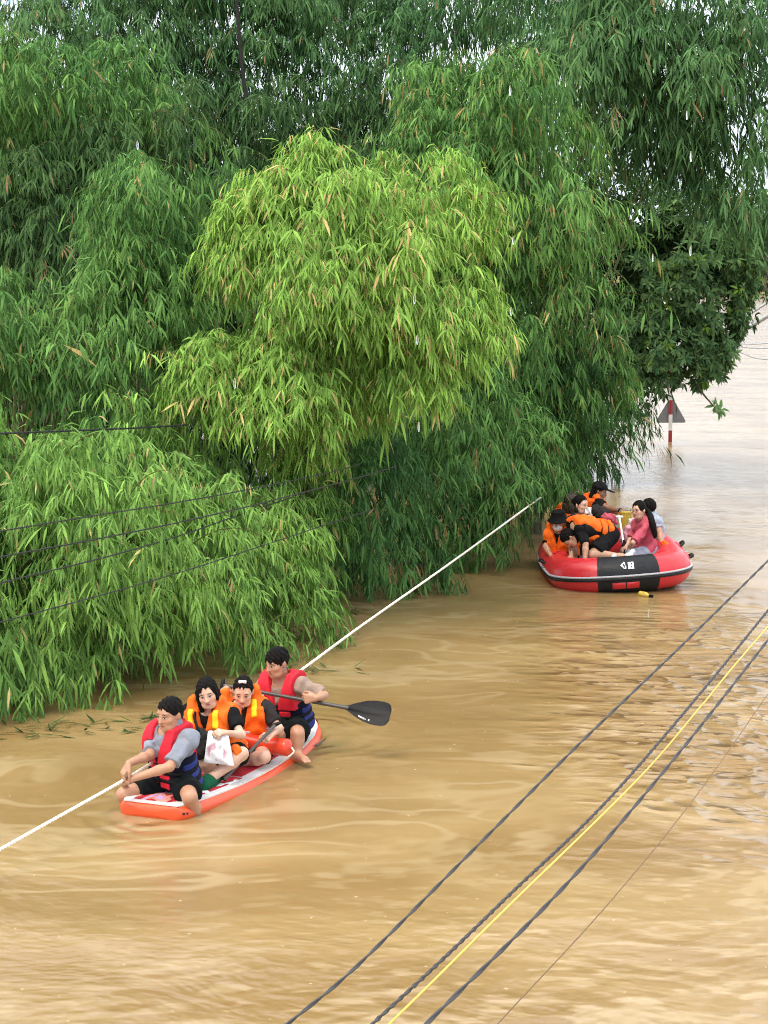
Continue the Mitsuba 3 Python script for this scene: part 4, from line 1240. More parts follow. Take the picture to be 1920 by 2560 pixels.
def raft_path(n=400):
    """Centre line of the tube, from the middle of the near end anticlockwise round: (n, 2), and its outward normals."""
    hw, y0, y1, r = 0.66, -1.20, 1.28, 0.42
    pts = [(0, y0)]
    for q in np.linspace(0, 1, 40)[1:]:
        pts.append((q * (hw - r), y0 - 0.0 + 0.03 * q ** 2))
    for a in np.linspace(-90, 0, 30):
        pts.append((hw - r + r * math.cos(math.radians(a)), y0 + 0.03 + r + r * math.sin(math.radians(a))))
    for q in np.linspace(0, 1, 50)[1:]:
        pts.append((hw + 0.03 * math.sin(q * math.pi), y0 + 0.03 + r + q * (y1 - r - y0 - 0.03 - r)))
    for a in np.linspace(0, 90, 30)[1:]:
        pts.append((hw - r + r * math.cos(math.radians(a)), y1 - r + r * math.sin(math.radians(a))))
    pts.append((0, y1))
    pts = np.array(pts)
    pts = np.vstack([pts, (pts * [-1, 1])[-2:0:-1]])
    L = np.concatenate([[0], np.cumsum(np.linalg.norm(np.diff(np.vstack([pts, pts[:1]]), axis=0), axis=1))])
    q = np.linspace(0, L[-1], n, endpoint=False)
    ring = np.vstack([pts, pts[:1]])
    c = np.stack([np.interp(q, L, ring[:, k]) for k in range(2)], 1)
    t = nrm(np.roll(c, -1, 0) - np.roll(c, 1, 0))
    return c, np.stack([t[:, 1], -t[:, 0]], 1), L[-1]


rc, rn, RL = raft_path()
TR, TZ = 0.215, 0.195
raft = thing('raft', 'red and black inflatable raft crowded with people at the edge of the bamboo', 'raft')


def tube_part(i0, i1, r, name, mat, off=0.0, z=TZ, sides=28, zs=1.0, a0=0.0, a1=2 * math.pi, label=None):
    idx = np.arange(i0, i1 + 1) % len(rc)
    closed = abs(a1 - a0 - 2 * math.pi) < 1e-6
    aa = np.linspace(a0, a1, sides, endpoint=not closed)
    V = []
    for i in idx:
        for a in aa:
            o = off + r * math.cos(a)
            rise = 0.05 * max(0.0, -rc[i][1] - 0.75) ** 1.3
            V.append((rc[i][0] + rn[i][0] * o, rc[i][1] + rn[i][1] * o, z + rise + r * zs * math.sin(a)))
    V = raft_point(np.array(V))
    S, F = len(aa), []
    for i in range(len(idx) - 1):
        for j in range(S if closed else S - 1):
            a, b = i * S + j, i * S + (j + 1) % S
            F += [[a, b, b + S], [a, b + S, a + S]]
    return put(name, (V, np.array(F)), mat, raft, smooth=True, label=label)


n_ = len(rc)
half, halfr = int(0.30 / RL * n_), int(0.35 / RL * n_)
cuts = [halfr, int(n_ * 0.22), int(n_ * 0.40), int(n_ * 0.60), int(n_ * 0.78), n_ - half]
tube_part(-half, halfr, TR + 0.002, 'tube', 'raft_black', label='black bow section')
for a, b in zip(cuts[:-1], cuts[1:]):
    tube_part(a, b, TR, 'tube', 'raft_red')
tube_part(0, n_, 0.016, 'rubbing_strake', 'strake_white', TR + 0.004, TZ + 0.010, 10, 0.8)
tube_part(0, n_, 0.016, 'rubbing_strake', 'raft_black', TR + 0.004, TZ - 0.022, 10, 1.3)
fl = raft_point(np.concatenate([rc - rn * 0.1, np.full((n_, 1), 0.10)], 1))
put('floor', (np.vstack([fl, fl.mean(0)]), np.array([[i, (i + 1) % n_, n_] for i in range(n_)])), 'raft_grey', raft)
# seams, handles, fittings


def patch(i, ang_, w, h, t=0.008, mat='raft_black', name='fitting', bend=True):
    """A rounded pad glued on the tube at path index i and angle round the tube."""
    V, F = [], []
    K = 9
    for lay in (0, 1):
        for a in range(K):
            for b in range(K):
                q, s = (a / (K - 1) - 0.5), (b / (K - 1) - 0.5)
                fi = i + q * w / RL * n_
                i_ = int(round(fi)) % n_
                an_ = ang_ + s * h / TR
                rr = TR + 0.003 + (t * (1 - (2 * q) ** 6) * (1 - (2 * s) ** 6) if lay else -0.006)
                V.append((rc[i_][0] + rn[i_][0] * rr * math.cos(an_), rc[i_][1] + rn[i_][1] * rr * math.cos(an_), TZ + 0.05 * max(0.0, -rc[i_][1] - 0.75) ** 1.3 + rr * math.sin(an_)))
    V = raft_point(np.array(V))
    for lay in (0, 1):
        for a in range(K - 1):
            for b in range(K - 1):
                p = lay * K * K + a * K + b
                F += [[p, p + K, p + K + 1], [p, p + K + 1, p + 1]] if lay else [[p, p + K + 1, p + K], [p, p + 1, p + K + 1]]
    return put(name, (V, np.array(F)), mat, raft, smooth=40)


def ring_handle(i, ang_, mat='raft_black', name='handle', w=0.16):
    o = np.array([rn[i % n_][0] * math.cos(ang_), rn[i % n_][1] * math.cos(ang_), math.sin(ang_)])
    t = np.array([-rn[i % n_][1], rn[i % n_][0], 0])
    c = np.array([rc[i % n_][0], rc[i % n_][1], TZ])
    p = raft_point(np.array([c + o * (TR - 0.01) - t * w / 2, c + o * (TR + 0.05) - t * w * 0.36, c + o * (TR + 0.06), c + o * (TR + 0.05) + t * w * 0.36, c + o * (TR - 0.01) + t * w / 2]))
    put(name, tube(curve(p, 20), [0.016, 0.02, 0.022, 0.02, 0.016], 8), mat, raft, smooth=True)


patch(0, -0.55, 0.26, 0.10, 0.012, 'raft_red', 'handle_patch')
patch(0, -0.55, 0.02, 0.11, 0.02, 'raft_black', 'handle_patch')
for i in (int(n_ * 0.225),):
    patch(i, 0.75, 0.16, 0.13, 0.012, 'raft_red', 'handle_patch')
    ring_handle(i, 0.75)
ring_handle(int(n_ * 0.155), 0.35)
ring_handle(int(n_ * 0.80), 0.4)
patch(int(n_ * 0.145), 0.55, 0.10, 0.12, 0.010, 'raft_red', 'fitting')
for i in (halfr, n_ - half):
    tube_part(i - 1, i + 1, TR + 0.005, 'seam', 'raft_black', sides=28)
# white lettering on the bow


def bow_text(pieces):
    out = []
    for x0, y0, x1, y1 in pieces:
        K = 2
        V = []
        for lay in (0.001, 0.006):
            for x, y in ((x0, y0), (x1, y0), (x1, y1), (x0, y1)):
                i_ = x / RL * n_
                cx = np.interp(i_, np.arange(-60, 60), np.roll(rc[:, 0], 60)[:120])
                cy = np.interp(i_, np.arange(-60, 60), np.roll(rc[:, 1], 60)[:120])
                a = 0.62 + y / TR
                V.append((cx, cy - (TR + 0.002 + lay) * math.cos(a), TZ + 0.05 * 0.4 + (TR + 0.002 + lay) * math.sin(a)))
        out.append(trimesh.Trimesh(raft_point(np.array(V)), [[0, 2, 1], [0, 3, 2], [4, 5, 6], [4, 6, 7], [0, 1, 5], [0, 5, 4], [1, 2, 6], [1, 6, 5], [2, 3, 7], [2, 7, 6], [3, 0, 4], [3, 4, 7]], process=False))
    return join(out)


B = []
for k in range(7):                                  # a mark like ") X (" of slanted strokes
    q = k / 6
    B.append((-0.055 + 0.035 * abs(2 * q - 1), -0.04 + 0.08 * q, -0.030 + 0.035 * abs(2 * q - 1) * 0.6, -0.04 + 0.08 * (q + 0.165)))
B += [(-0.005, -0.04, 0.010, 0.0), (-0.012, 0.01, 0.002, 0.045)]
put('printed_mark', bow_text(B), 'print_white', raft)
C = [(0.035, -0.045, 0.05, 0.045), (0.055, -0.045, 0.07, 0.045), (0.085, -0.045, 0.105, 0.045), (0.05, 0.03, 0.105, 0.045), (0.05, -0.045, 0.105, -0.03), (0.05, -0.01, 0.105, 0.006)]
put('printed_mark', bow_text(C), 'print_white', raft)
pole = lambda a, b: (a, b)                          # noqa: E731

# ------------------------------------------------------------------ people in the raft
RG = None
a_ = Person('man in black with orange vest kneeling bent over the bow of the raft, arms down', joints(
    pel=(1520, 1334, 23.55), nk=(1436, 1316, 23.38), hd=(1424, 1345, 23.30), face=(-0.35, -0.15, -0.92), hup=(-0.85, -0.1, -0.5), shL=(1450, 1326, 23.20), shR=(1432, 1312, 23.58),
    elL=(1464, 1360, 23.06), wrL=(1462, 1402, 23.00), haL=(1450, 1414, 22.96), palmL=(0.2, 0.3, -1), elR=(1426, 1352, 23.50), wrR=(1428, 1390, 23.22), haR=(1416, 1404, 23.12), palmR=(0.2, 0.2, -1),
    hipL=(1526, 1342, 23.44), hipR=(1526, 1338, 23.66), knL=(1480, 1386, 23.12), anL=(1556, 1392, 23.22), toL=(1580, 1396, 23.22), knR=(1490, 1384, 23.55), anR=(1545, 1398, 23.40), toR=(1560, 1404, 23.34)), h=0.0095, skin='skin_warm', curl=0.35)
a_.hair('short')
a_.shirt('cloth_black', 0.98, low=-0.04)
a_.legs('cloth_black', 0.86, loose=0.04)
a_.vest_orange('vest_orange', 'vest_yellow', 'silver_band', dark='cloth_black', label='black vest with orange foam panels on the back and side', thick=0.052)
b_ = Person('person in black bucket hat and orange vest seated low at the left of the raft', joints(
    pel=(1408, 1392, 24.00), nk=(1402, 1328, 23.95), hd=(1397, 1303, 23.88), face=(-0.45, -0.86, -0.2), shL=(1428, 1334, 23.85), shR=(1374, 1338, 24.0),
    elL=(1434, 1364, 23.70), wrL=(1440, 1388, 23.52), haL=(1428, 1402, 23.42), palmL=(-0.3, 0.3, -1), elR=(1364, 1366, 23.9), wrR=(1378, 1390, 23.72), haR=(1388, 1400, 23.6), palmR=(0.1, 0.2, -1),
    hipL=(1420, 1396, 23.9), hipR=(1396, 1396, 23.95), knL=(1432, 1398, 23.55), anL=(1428, 1420, 23.75), knR=(1398, 1400, 23.6), anR=(1400, 1425, 23.8)), h=0.0105, skin='skin_warm')
b_.shirt('cloth_black', 0.8)
b_.legs('cloth_black', 0.9)
b_.vest_orange('vest_orange', 'vest_yellow', 'silver_band', patches=False, label='open orange life vest')
hh = b_.H
hc = b_.J['hd'] + hh[2] * 0.06
prof_ = [(0.0, 0.085), (0.05, 0.084), (0.083, 0.074), (0.09, 0.045), (0.098, 0.0), (0.142, -0.042), (0.14, -0.048), (0.094, -0.01), (0.0, -0.0)]
m = trimesh.creation.revolve(np.array(prof_), sections=28)
put('bucket_hat', (hc + np.array(m.vertices) @ hh, m.faces), 'cloth_black', b_.key, smooth=40)
m = trimesh.creation.icosphere(3, 1.0)
mv = np.array(m.vertices) * [0.062, 0.04, 0.05]
put('face_mask', (b_.J['hd'] + (mv + [0, 0.062, -0.06]) @ hh, m.faces), 'cloth_white', b_.key, smooth=True)

c_ = Person('woman with tied dark hair looking right from behind the bent man in the raft', joints(
    pel=(1452, 1368, 24.55), nk=(1446, 1290, 24.48), hd=(1452, 1261, 24.40), face=(0.80, -0.58, -0.12), shL=(1466, 1300, 24.62), shR=(1430, 1300, 24.34),
    elL=(1480, 1335, 24.6), wrL=(1480, 1300, 24.40), haL=(1476, 1283, 24.33), palmL=(-0.7, 0.2, 0.2), elR=(1432, 1340, 24.25), wrR=(1452, 1350, 24.05), haR=(1468, 1350, 24.0), palmR=(0, 0.2, -1)), h=0.0105, skin='skin_fair', female=True, k=0.97)
c_.hair('tied')
c_.shirt('cloth_charcoal', 0.8)
tz = c_.J['hd'] + c_.H[1] * 0.115 - c_.H[2] * 0.055
V, UV = [], []
for lay in (0, 1):
    for i in range(9):
        for j in range(9):
            a, b = i / 8 - 0.5, j / 8 - 0.5
            V.append(tz + np.array([1.0, 0.1, 0.05]) * a * 0.085 + np.array([0.1, 0, 1.0]) * b * 0.08 + np.array([0, -1, 0]) * (0.012 * math.sin(a * 9 + b * 5) + 0.004 * lay))
F = [[q * 81 + i * 9 + j, q * 81 + (i + 1) * 9 + j, q * 81 + (i + 1) * 9 + j + 1] for q in (0, 1) for i in range(8) for j in range(8)] + [[q * 81 + i * 9 + j, q * 81 + (i + 1) * 9 + j + 1, q * 81 + i * 9 + j + 1] for q in (0, 1) for i in range(8) for j in range(8)]
put('tissue', (np.array(V), np.array(F)), 'cloth_white', smooth=True, label='white paper held in front of the mouth of the woman in the raft', cat='paper')

d_ = Person('person with long brown hair and an orange vest at the back left of the raft', joints(
    pel=(1418, 1352, 24.95), nk=(1420, 1284, 24.88), hd=(1427, 1256, 24.84), face=(0.5, 0.85, -0.1), shR=(1442, 1292, 24.78), shL=(1398, 1292, 24.96),
    elR=(1450, 1325, 24.85), wrR=(1446, 1340, 25.05), haR=(1440, 1342, 25.13), elL=(1392, 1325, 25.0), wrL=(1402, 1340, 25.15), haL=(1410, 1340, 25.22)), h=0.0095, skin='skin_warm', female=True)
scene['hair_brown'] = {'type': 'twosided', 'bsdf': {'type': 'principled', 'base_color': {'type': 'rgb', 'value': [0.035, 0.022, 0.014]}, 'roughness': 0.5, 'specular': 0.3}}
d_.hair('long', 'hair_brown')
d_.shirt('cloth_black', 0.7)
d_.vest_orange('vest_orange', 'vest_yellow', 'silver_band', patches=False)

e_p = Person('man in dark peaked cap with neck flap and orange vest, reaching right over the raft', joints(
    pel=(1466, 1318, 25.40), nk=(1484, 1248, 25.32), hd=(1499, 1227, 25.26), face=(0.92, -0.20, -0.34), hup=(0.3, -0.05, 1), shR=(1497, 1258, 25.14), shL=(1490, 1254, 25.50),
    elR=(1527, 1272, 25.02), wrR=(1552, 1277, 24.86), haR=(1566, 1280, 24.80), palmR=(0.0, 0.2, -1), elL=(1520, 1275, 25.45), wrL=(1548, 1282, 25.2), haL=(1560, 1284, 25.1), palmL=(0.1, 0, -1)), h=0.0105, skin='skin_dark', curl=0.5)
e_p.hair('short')
e_p.shirt('cloth_black', 0.45)
e_p.vest_orange('vest_orange', 'vest_yellow', 'silver_band', patches=False, label='orange life vest')
H_ = e_p.H
c0 = e_p.J['hd']
g = Grid(c0 - 0.28, c0 + 0.28, 0.007)
g.ell(c0 + H_[2] * 0.035 - H_[1] * 0.012, H_, (0.092, 0.112, 0.092), 0.01)
x_, y_, z_ = g.xyz()
zz = (x_ - c0[0]) * H_[2][0] + (y_ - c0[1]) * H_[2][1] + (z_ - c0[2]) * H_[2][2]
g.phi = np.maximum(g.phi, 0.045 - zz)
g.ell(c0 + H_[2] * 0.05 + H_[1] * 0.12, H_, (0.075, 0.085, 0.008), 0.006)
for sg in (-1, 1):
    g.cone(c0 + H_[2] * 0.05 - H_[1] * 0.08 + H_[0] * sg * 0.05, c0 - H_[2] * 0.13 - H_[1] * 0.085 + H_[0] * sg * 0.06, 0.026, 0.022, 0.03)
    g.cone(c0 + H_[2] * 0.04 - H_[1] * 0.03 + H_[0] * sg * 0.08, c0 - H_[2] * 0.12 - H_[1] * 0.045 + H_[0] * sg * 0.085, 0.014, 0.012, 0.03)
V, F = net(g.phi, g.lo, g.h)
put('cap', (V, F), 'cloth_black', e_p.key, smooth=True)
wb = e_p.J['wrR']
put('bracelet', tube([wb - nrm(wb - e_p.J['elR']) * 0.02, wb], 0.034, 12), 'webbing', e_p.key, smooth=40)

f_ = Person('girl in pink top with a long black ponytail and glasses sitting on the raft tube', joints(
    pel=(1618, 1378, 23.85), nk=(1607, 1298, 23.80), hd=(1597, 1274, 23.74), face=(-0.72, -0.69, -0.08), shL=(1624, 1308, 23.70), shR=(1592, 1308, 23.98),
    elL=(1583, 1356, 23.52), wrL=(1574, 1372, 23.66), haL=(1568, 1384, 23.70), palmL=(0.4, 0.3, -1), elR=(1578, 1346, 23.9), wrR=(1566, 1366, 23.8), haR=(1556, 1372, 23.75), palmR=(0.3, 0.2, -1),
    hipL=(1612, 1384, 23.74), hipR=(1610, 1382, 23.94), knL=(1578, 1388, 23.62), anL=(1576, 1425, 23.75), knR=(1572, 1388, 23.86), anR=(1570, 1425, 23.9)), h=0.009, skin='skin_fair', female=True, k=0.92, curl=0.4)
f_.hair('pony')
f_.shirt('cloth_pink', 0.95, low=-0.08, neck=0.065)
f_.legs('cloth_jeans', 0.8, 'trousers', shin=0.95, loose=0.01)
h0 = f_.J['hd'] - f_.H[1] * 0.10 + f_.H[2] * 0.0
pt = curve([h0, h0 + [0.06, -0.02, -0.06], at(1630, 1305, 23.62), at(1637, 1336, 23.60), at(1636, 1346, 23.60)], 24)
pm = tube(pt, [0.025, 0.036, 0.042, 0.040, 0.032, 0.010], 14)
pv = np.array(pm.vertices)
pv += 0.004 * np.sin(pv[:, :1] * 260 + pv[:, 1:2] * 190) * nrm(pv - pv.mean(0))
put('ponytail', (pv, pm.faces), 'hair_black', f_.key, smooth=True)
gl = [f_.J['hd'] + f_.H[0] * x + f_.H[1] * 0.098 + f_.H[2] * 0.0 for x in (-0.034, 0.034)]
rims = []
for c in gl:
    t = np.linspace(0, 2 * np.pi, 17)
    rims.append(tube(c + np.cos(t)[:, None] * f_.H[0] * 0.024 + np.sin(t)[:, None] * f_.H[2] * 0.019, 0.0022, 5))
put('glasses', join(rims), 'webbing', f_.key)

g_ = Person('dark haired person half hidden behind the girl in pink in the raft', joints(
    pel=(1642, 1366, 24.40), nk=(1628, 1294, 24.36), hd=(1621, 1270, 24.32), face=(-0.6, 0.75, -0.1), shR=(1620, 1302, 24.55), shL=(1642, 1304, 24.22),
    elR=(1612, 1335, 24.6), wrR=(1600, 1345, 24.5), haR=(1592, 1350, 24.45), elL=(1652, 1340, 24.12), wrL=(1655, 1368, 24.00), haL=(1656, 1380, 23.95), palmL=(-0.5, 0.3, -0.6)), h=0.0095, skin='skin_tan', curl=0.4)
g_.hair('short')
g_.shirt('cloth_jeans', 0.45)

# ------------------------------------------------------------------ things in the raft
solid('plastic_yellow', (0.50, 0.35, 0.055), 0.35, 0.5)
solid('plastic_pink', (0.52, 0.25, 0.31), 0.3, 0.5)
solid('plastic_pale', (0.45, 0.46, 0.50), 0.3, 0.5)
yb = thing('bucket', 'tall yellow plastic bucket under the hand of the man in the cap', 'bucket')
y0, y1 = at(1568, 1330, 24.78), at(1565, 1279, 24.78)
put('body', tube([y0, y0 + (y1 - y0) * 0.02, y0 * 0.5 + y1 * 0.5, y1 - [0, 0, 0.02], y1 - [0, 0, 0.018], y1], [0.068, 0.07, 0.079, 0.086, 0.092, 0.092], 24), 'plastic_yellow', yb, smooth=40)
put('handle', tube(curve([y1 + [-0.09, 0, -0.01], y1 + [-0.06, -0.07, 0.02], y1 + [0.06, -0.07, 0.02], y1 + [0.09, 0, -0.01]], 16), 0.006, 6), 'cloth_grey', yb, smooth=True)
lump('carrier_bag', [(at(1568, 1345, 24.2), at(1572, 1325, 24.2), 0.10, 0.07), (at(1585, 1340, 24.25), at(1584, 1322, 24.22), 0.07, 0.05)], 'plastic_pink', noise_=0.007, label='pink plastic carrier bag in front of the girl in pink', cat='bag')
lump('carrier_bag', [(at(1580, 1318, 24.45), at(1582, 1303, 24.45), 0.07, 0.05)], 'plastic_pale', noise_=0.007, label='pale grey plastic bag between the yellow bucket and the girl', cat='bag')
lump('towel', [(at(1514, 1293, 24.0), at(1530, 1296, 24.0), 0.05, 0.045), (at(1524, 1290, 24.1), at(1536, 1304, 24.05), 0.04, 0.04)], 'cloth_pink', noise_=0.006, label='bundled bright pink cloth behind the back of the bent man', cat='cloth')
lump('rucksack', [(at(1490, 1278, 24.75), at(1508, 1288, 24.7), 0.09, 0.1)], 'cloth_charcoal', label='dark rucksack between the woman and the man in the cap', cat='bag')
lump('folded_vest', [(at(1656, 1376, 23.75), at(1668, 1372, 23.72), 0.05, 0.055), (at(1662, 1360, 23.78), at(1668, 1366, 23.75), 0.04, 0.04)], 'vest_orange', label='folded orange life vest on the right tube of the raft', cat='life vest')
pd3 = thing('paddle', 'white shafted paddle standing between the bent man and the girl in pink', 'paddle')
s0, s1 = at(1548, 1292, 24.15), at(1560, 1362, 23.85)
put('shaft', tube([s0, s1], 0.014, 10), 'print_white', pd3, smooth=True)
put('grip', tube([s0 - [0.05, 0, 0], s0, s0 + [0.05, 0, 0]], [0.012, 0.018, 0.012], 10), 'print_white', pd3, smooth=True)
paddle_blade(s1 + [0, 0, 0.06], s1 + [0.03, -0.10, -0.22], np.array([0.25, -0.9, 0.2]), 0.18, 'blade', pd3)
for q, (px, py, lab) in enumerate(((1544, 1404, 'white shoe on the top edge of the black bow panel'), (1574, 1390, 'white shoe at the ankle of the bent man'))):
    p = at(px, py, 23.12 if q == 0 else 23.2)
    dd = np.array([0.75, 0.2, -0.35]) if q == 0 else np.array([0.4, 0.25, 0.5])
    lump('shoe', [(p - nrm(dd) * 0.06, p + nrm(dd) * 0.07, 0.034, 0.03), (p - nrm(dd) * 0.05, p - nrm(dd) * 0.05 + [0, 0, 0.05], 0.03, 0.03)], 'cloth_white', noise_=0.002, label=lab, cat='shoe')

# yellow bottle afloat
bt = thing('bottle', 'yellow bottle with a dark cap floating against the bow of the raft', 'bottle')
w0, w1 = ground(1599, 1484, 0.025), ground(1623, 1489, 0.02)
dv = w1 - w0
put('body', tube([w0, w0 + dv * 0.04, w0 + dv * 0.7, w0 + dv * 0.9, w1], [0.02, 0.034, 0.034, 0.018, 0.014], 14), 'plastic_yellow', bt, smooth=40)
put('cap', tube([w1 + dv * 0.05, w1 + dv * 0.35], [0.017, 0.017], 12), 'webbing', bt, smooth=40)

# ------------------------------------------------------------------ road sign seen from behind
solid('sign_grey', (0.135, 0.135, 0.14), 0.5)
solid('pole_red', (0.22, 0.018, 0.022), 0.45)
solid('pole_white', (0.5, 0.49, 0.47), 0.45)
sg_ = thing('road_sign', 'back of a triangular road sign on a red and white pole standing in the flood', 'road sign')
q0 = ground(1674, 1105)
for k, (a, b) in enumerate(((1150, 1076), (1076, 1036), (1036, 1000), (1000, 960), (960, 925))):
    pa_, pb_ = at(1674, a, q0[1]), at(1676, b, q0[1])
    pa_[0] = pb_[0] = q0[0] + 0.01
    put('pole_band', tube([pa_, pb_], 0.042, 14), 'pole_red' if k % 2 == 0 else 'pole_white', sg_, smooth=40)
for k, (cy, sz) in enumerate(((1057, 0.70), (970, 0.62))):
    base = at(1677, cy, q0[1] + 0.055)
    hgt = sz * 0.866
    r_ = 0.04
    from shapely.geometry import Polygon
    poly = Polygon([(-sz / 2, 0), (sz / 2, 0), (0, hgt)]).buffer(-r_).buffer(r_)
    m = trimesh.creation.extrude_polygon(poly, 0.006, engine='earcut')
    v = np.array(m.vertices)
    put('plate', (base + np.stack([v[:, 0], v[:, 2], v[:, 1]], 1), m.faces[:, ::-1]), 'sign_grey', sg_)
    put('bracket', box(base + [0, -0.008, hgt * 0.3], (0.2, 0.012, 0.03)), 'sign_grey', sg_)

# ------------------------------------------------------------------ cables
solid('cable_grey', (0.055, 0.053, 0.055), 0.6, 0.3)
solid('cable_black', (0.018, 0.019, 0.019), 0.55, 0.3)
solid('cable_yellow', (0.62, 0.43, 0.08), 0.5, 0.4)
solid('wire_brown', (0.16, 0.10, 0.055), 0.6, 0.3)


def sky_cable(px, ys, r, mat, label, n=2, pitch=0.16, cat='cable', group=None, step=0.03, sides=6):
    """A cable through points of the photograph whose distances lie evenly between ys."""
    px = np.array(px, float)
    t = np.concatenate([[0], np.cumsum(np.linalg.norm(np.diff(px, axis=0), axis=1))])
    t /= t[-1]
    inv = 1 / ys[0] + (1 / ys[1] - 1 / ys[0]) * t
    p = curve([at(x, y, 1 / w) for (x, y), w in zip(px, inv)], 80)
    m = twisted(p, r, n, pitch, sides, 0.55, step) if n > 1 else tube(p, r, sides)
    return put('cable', m, mat, smooth=True, label=label, cat=cat, group=group)


sky_cable([(560, 2690), (729, 2552), (900, 2408), (1180, 2128), (1450, 1858), (1700, 1618), (1920, 1402), (2060, 1262)], (5.6, 11.5), 0.0062, 'cable_grey', 'uppermost of the dark twisted cables crossing the water at lower right', pitch=0.30)
sky_cable([(800, 2680), (931, 2560), (1103, 2402), (1281, 2230), (1515, 2005), (1742, 1744), (1920, 1526), (2050, 1365)], (5.4, 11.0), 0.0070, 'cable_grey', 'thick twisted dark cable just left of the yellow line', pitch=0.10)
sky_cable([(850, 2685), (974, 2560), (1084, 2452), (1269, 2268), (1595, 1948), (1749, 1770), (1836, 1664), (1950, 1532), (2080, 1382)], (5.3, 11.6), 0.0042, 'cable_yellow', 'thin yellow line crossing the water at lower right', n=1, step=0.05)
sky_cable([(930, 2700), (1066, 2560), (1340, 2290), (1515, 2100), (1730, 1842), (1920, 1600), (2050, 1432)], (5.2, 10.6), 0.0068, 'cable_grey', 'dark cable just right of the yellow line', pitch=0.36)
sky_cable([(1110, 2720), (1244, 2560), (1515, 2266), (1740, 1990), (1920, 1735), (2050, 1550)], (5.0, 10.0), 0.0022, 'wire_brown', 'thin brown wire lowest of the lines at lower right', n=1)
for pts, ys, r, lab in (([(-160, 1093), (0, 1084), (206, 1076), (380, 1068), (470, 1062)], (15.0, 19.2), 0.0105, 'short black cable highest on the left, ending in the bright bamboo'),
                        ([(-160, 1352), (0, 1328), (230, 1290), (450, 1255), (640, 1220), (830, 1180), (900, 1160)], (12.6, 20.2), 0.0065, 'second highest of the black cables across the low bamboo'),
                        ([(-160, 1428), (0, 1393), (230, 1350), (456, 1304), (678, 1252), (900, 1193), (990, 1166)], (12.6, 20.4), 0.0075, 'third black cable from the top across the low bamboo'),
                        ([(-160, 1498), (0, 1458), (282, 1388), (450, 1339), (597, 1288), (740, 1240)], (12.6, 20.2), 0.0075, 'fourth black cable from the top across the low bamboo'),
                        ([(-160, 1602), (0, 1556), (271, 1483), (456, 1429), (560, 1396), (760, 1330), (930, 1274)], (12.4, 20.0), 0.006, 'lowest of the black cables across the low bamboo')):
    sky_cable(pts, ys, r, 'cable_black', lab, step=0.05, pitch=0.14)
solid('cable_pale', (0.42, 0.43, 0.46), 0.5, 0.3)
sky_cable([(1790, 842), (1838, 810), (1920, 756), (2010, 697)], (42.0, 40.0), 0.022, 'cable_pale', 'pale upper line at the right edge beyond the broad-leaved tree', n=1)
sky_cable([(1800, 862), (1850, 832), (1920, 790), (2010, 737)], (42.0, 40.0), 0.045, 'cable_pale', 'thick pale pipe-like line at the right edge below the upper one', n=1)
sky_cable([(1790, 840), (1830, 856), (1870, 860), (1920, 858), (2010, 848)], (41.0, 40.0), 0.014, 'cable_pale', 'thin grey wire above the two lowest wires at the right edge', n=1)
sky_cable([(1780, 836), (1828, 858), (1860, 868), (1920, 871), (2010, 868)], (41.0, 40.0), 0.014, 'cable_pale', 'middle thin grey wire at the right edge', n=1)
sky_cable([(1780, 840), (1824, 866), (1876, 891), (1920, 899), (2010, 906)], (41.0, 40.0), 0.014, 'cable_pale', 'lowest thin grey wire sagging at the right edge', n=1)

# ------------------------------------------------------------------ far bank
def mound(x, y):
    return np.clip(y - 235, 0, 60) * 0.03 - 0.15 + 0.6 * meshkit.fbm(np.stack([x * 0.02, y * 0.02, 0 * x], -1), 3, 4)


X, Y = np.meshgrid(np.linspace(-250, 320, 60), np.linspace(225, 420, 20))
Z = mound(X, Y)
i_, j_ = np.meshgrid(np.arange(19), np.arange(59), indexing='ij')
Fq = np.stack([i_ * 60 + j_, i_ * 60 + j_ + 1, (i_ + 1) * 60 + j_ + 1, (i_ + 1) * 60 + j_], -1).reshape(-1, 4)
varied('earth', (0.16, 0.14, 0.06), 0.9, 0.1, 0.4, 0.3)
put('far_bank', (np.stack([X, Y, Z], -1).reshape(-1, 3), Fq), 'earth', label='low grassy far bank of the flooded land', kind='structure')
for k, (x, y, hgt, lab) in enumerate(((40.5, 232.0, 7.5, 'far dark tree at the right edge, nearest the broad-leaved tree'), (46.5, 236.0, 9.0, 'far dark tree cut by the right edge of the picture'))):
    kk = thing('far_tree', lab, 'tree')
    vs, fs, cs, off = [], [], [], 0
    for _ in range(7):
        c = np.array([x, y, hgt * 0.55]) + rng.normal(0, 1, 3) * [1.7, 1.5, hgt * 0.16]
        e = nrm(rng.normal(0, 1, (260, 3)))
        a = c + e * np.array([1.9, 1.9, 1.6]) * rng.uniform(0.6, 1.05, (260, 1))
        dd = nrm(e + rng.normal(0, 0.6, (260, 3)))
        r = leaf_mesh(a, dd, nrm(np.cross(dd, rng.normal(0, 1, (260, 3)))), rng.uniform(0.5, 0.9, 260), rng.uniform(0.25, 0.45, 260), rng.uniform(0, 0.5, 260), np.array([0.05, 0.095, 0.05]) * rng.uniform(0.6, 1.3, (260, 1)), False)
        vs.append(r[0]); fs.append(r[1] + off); cs.append(r[2]); off += len(r[0])
    put('crown', (np.vstack(vs), np.vstack(fs)), 'leaf', kk, color=np.vstack(cs), kind='stuff')
    put('trunk', tube([[x, y, -0.3], [x + 0.1, y, hgt * 0.3], [x, y, hgt * 0.6]], [0.22, 0.17, 0.08], 8), 'bark', kk, smooth=True)

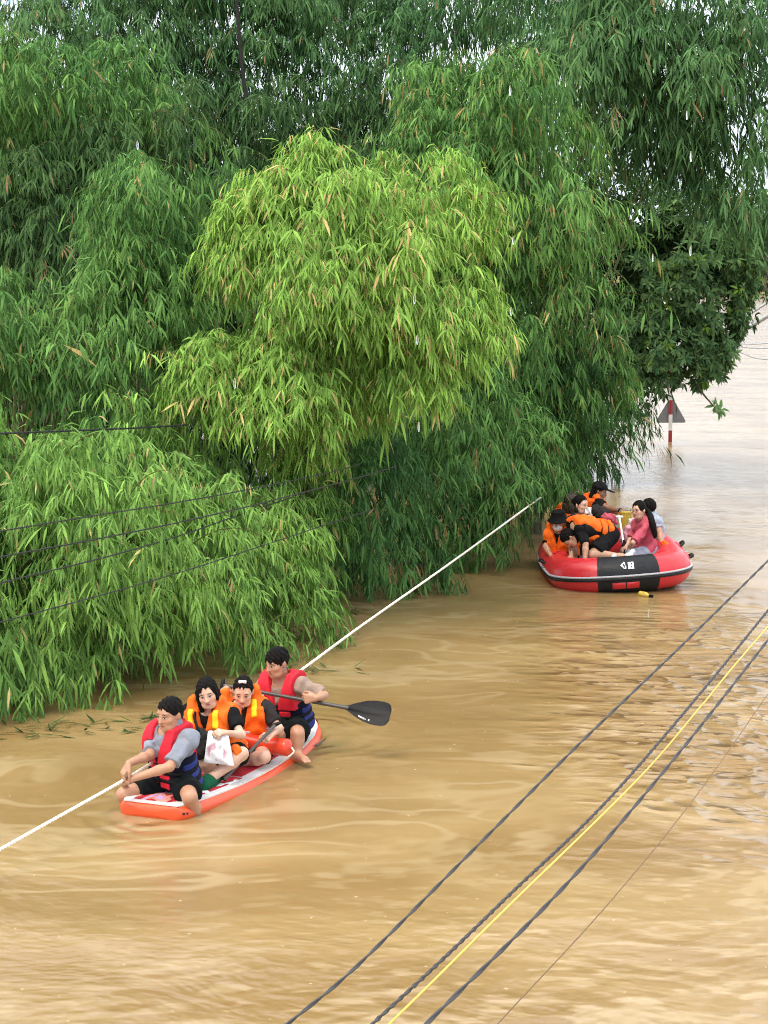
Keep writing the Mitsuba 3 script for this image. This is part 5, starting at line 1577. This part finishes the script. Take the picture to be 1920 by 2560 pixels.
# ------------------------------------------------------------------ rain and things afloat
scene['water_drop'] = {'type': 'dielectric', 'int_ior': 1.33}
for px, py, y in ((344, 375, 3.3), (1275, 240, 3.0), (1717, 300, 3.4), (1727, 405, 2.9), (1726, 640, 3.1), (1283, 612, 3.6), (1632, 655, 3.7), (1036, 760, 3.3), (1043, 862, 3.1), (1278, 790, 3.5), (587, 972, 2.8), (1047, 1080, 3.0), (1622, 1545, 3.2)):
    prof_ = [(0.0, 0.0), (0.0009, 0.0012), (0.0015, 0.0040), (0.0017, 0.0080), (0.0015, 0.0120), (0.0009, 0.0148), (0.0, 0.016)]
    m = trimesh.creation.revolve(np.array(prof_), sections=14)
    k = thing('raindrop', 'falling raindrop close to the camera', 'raindrop', 'falling raindrops')
    scene[k] = mikit.ply((np.array(m.vertices) + at(px, py, y), m.faces), 'water_drop', smooth=True)

lit = []
for cx, cy, n, s_ in ((430, 1797, 26, 0.22), (60, 1828, 30, 0.3), (690, 1652, 24, 0.2), (780, 1672, 22, 0.22), (740, 1560, 18, 0.2), (1090, 1478, 18, 0.2), (870, 1530, 16, 0.2), (1370, 1402, 14, 0.2), (250, 1815, 24, 0.25)):
    c = ground(cx, cy, 0.012)
    a = c + rng.normal(0, 1, (n, 3)) * [s_, s_ * 0.5, 0.006]
    t = rng.uniform(0, 2 * np.pi, n)
    dd = np.stack([np.cos(t), np.sin(t) * 0.6, rng.normal(0.08, 0.1, n)], 1)
    lit.append(leaf_mesh(a, nrm(dd), nrm(np.cross(dd, [0, 0, 1.0])), rng.uniform(0.12, 0.24, n), rng.uniform(0.015, 0.03, n), np.zeros(n), np.array([0.05, 0.09, 0.03]) * rng.uniform(0.5, 1.6, (n, 1)), True))
off, vs, fs, cs = 0, [], [], []
for r in lit:
    vs.append(r[0]); fs.append(r[1] + off); cs.append(r[2]); off += len(r[0])
put('floating_leaves', (np.vstack(vs), np.vstack(fs)), 'leaf', color=np.vstack(cs), label='dark bamboo leaves afloat along the edge of the bamboo', kind='stuff', cat='leaves')
b0, b1 = ground(790, 1864, 0.01), ground(806, 1853, 0.03)
put('branch', tube(curve([b0 - [0.12, 0.05, 0.02], b0, b1, b1 + [0.03, 0.02, 0.02]], 14), [0.006, 0.011, 0.009, 0.004], 7), 'bark', smooth=True, label='dark piece of branch sticking out of the water behind the bare foot', cat='branch')
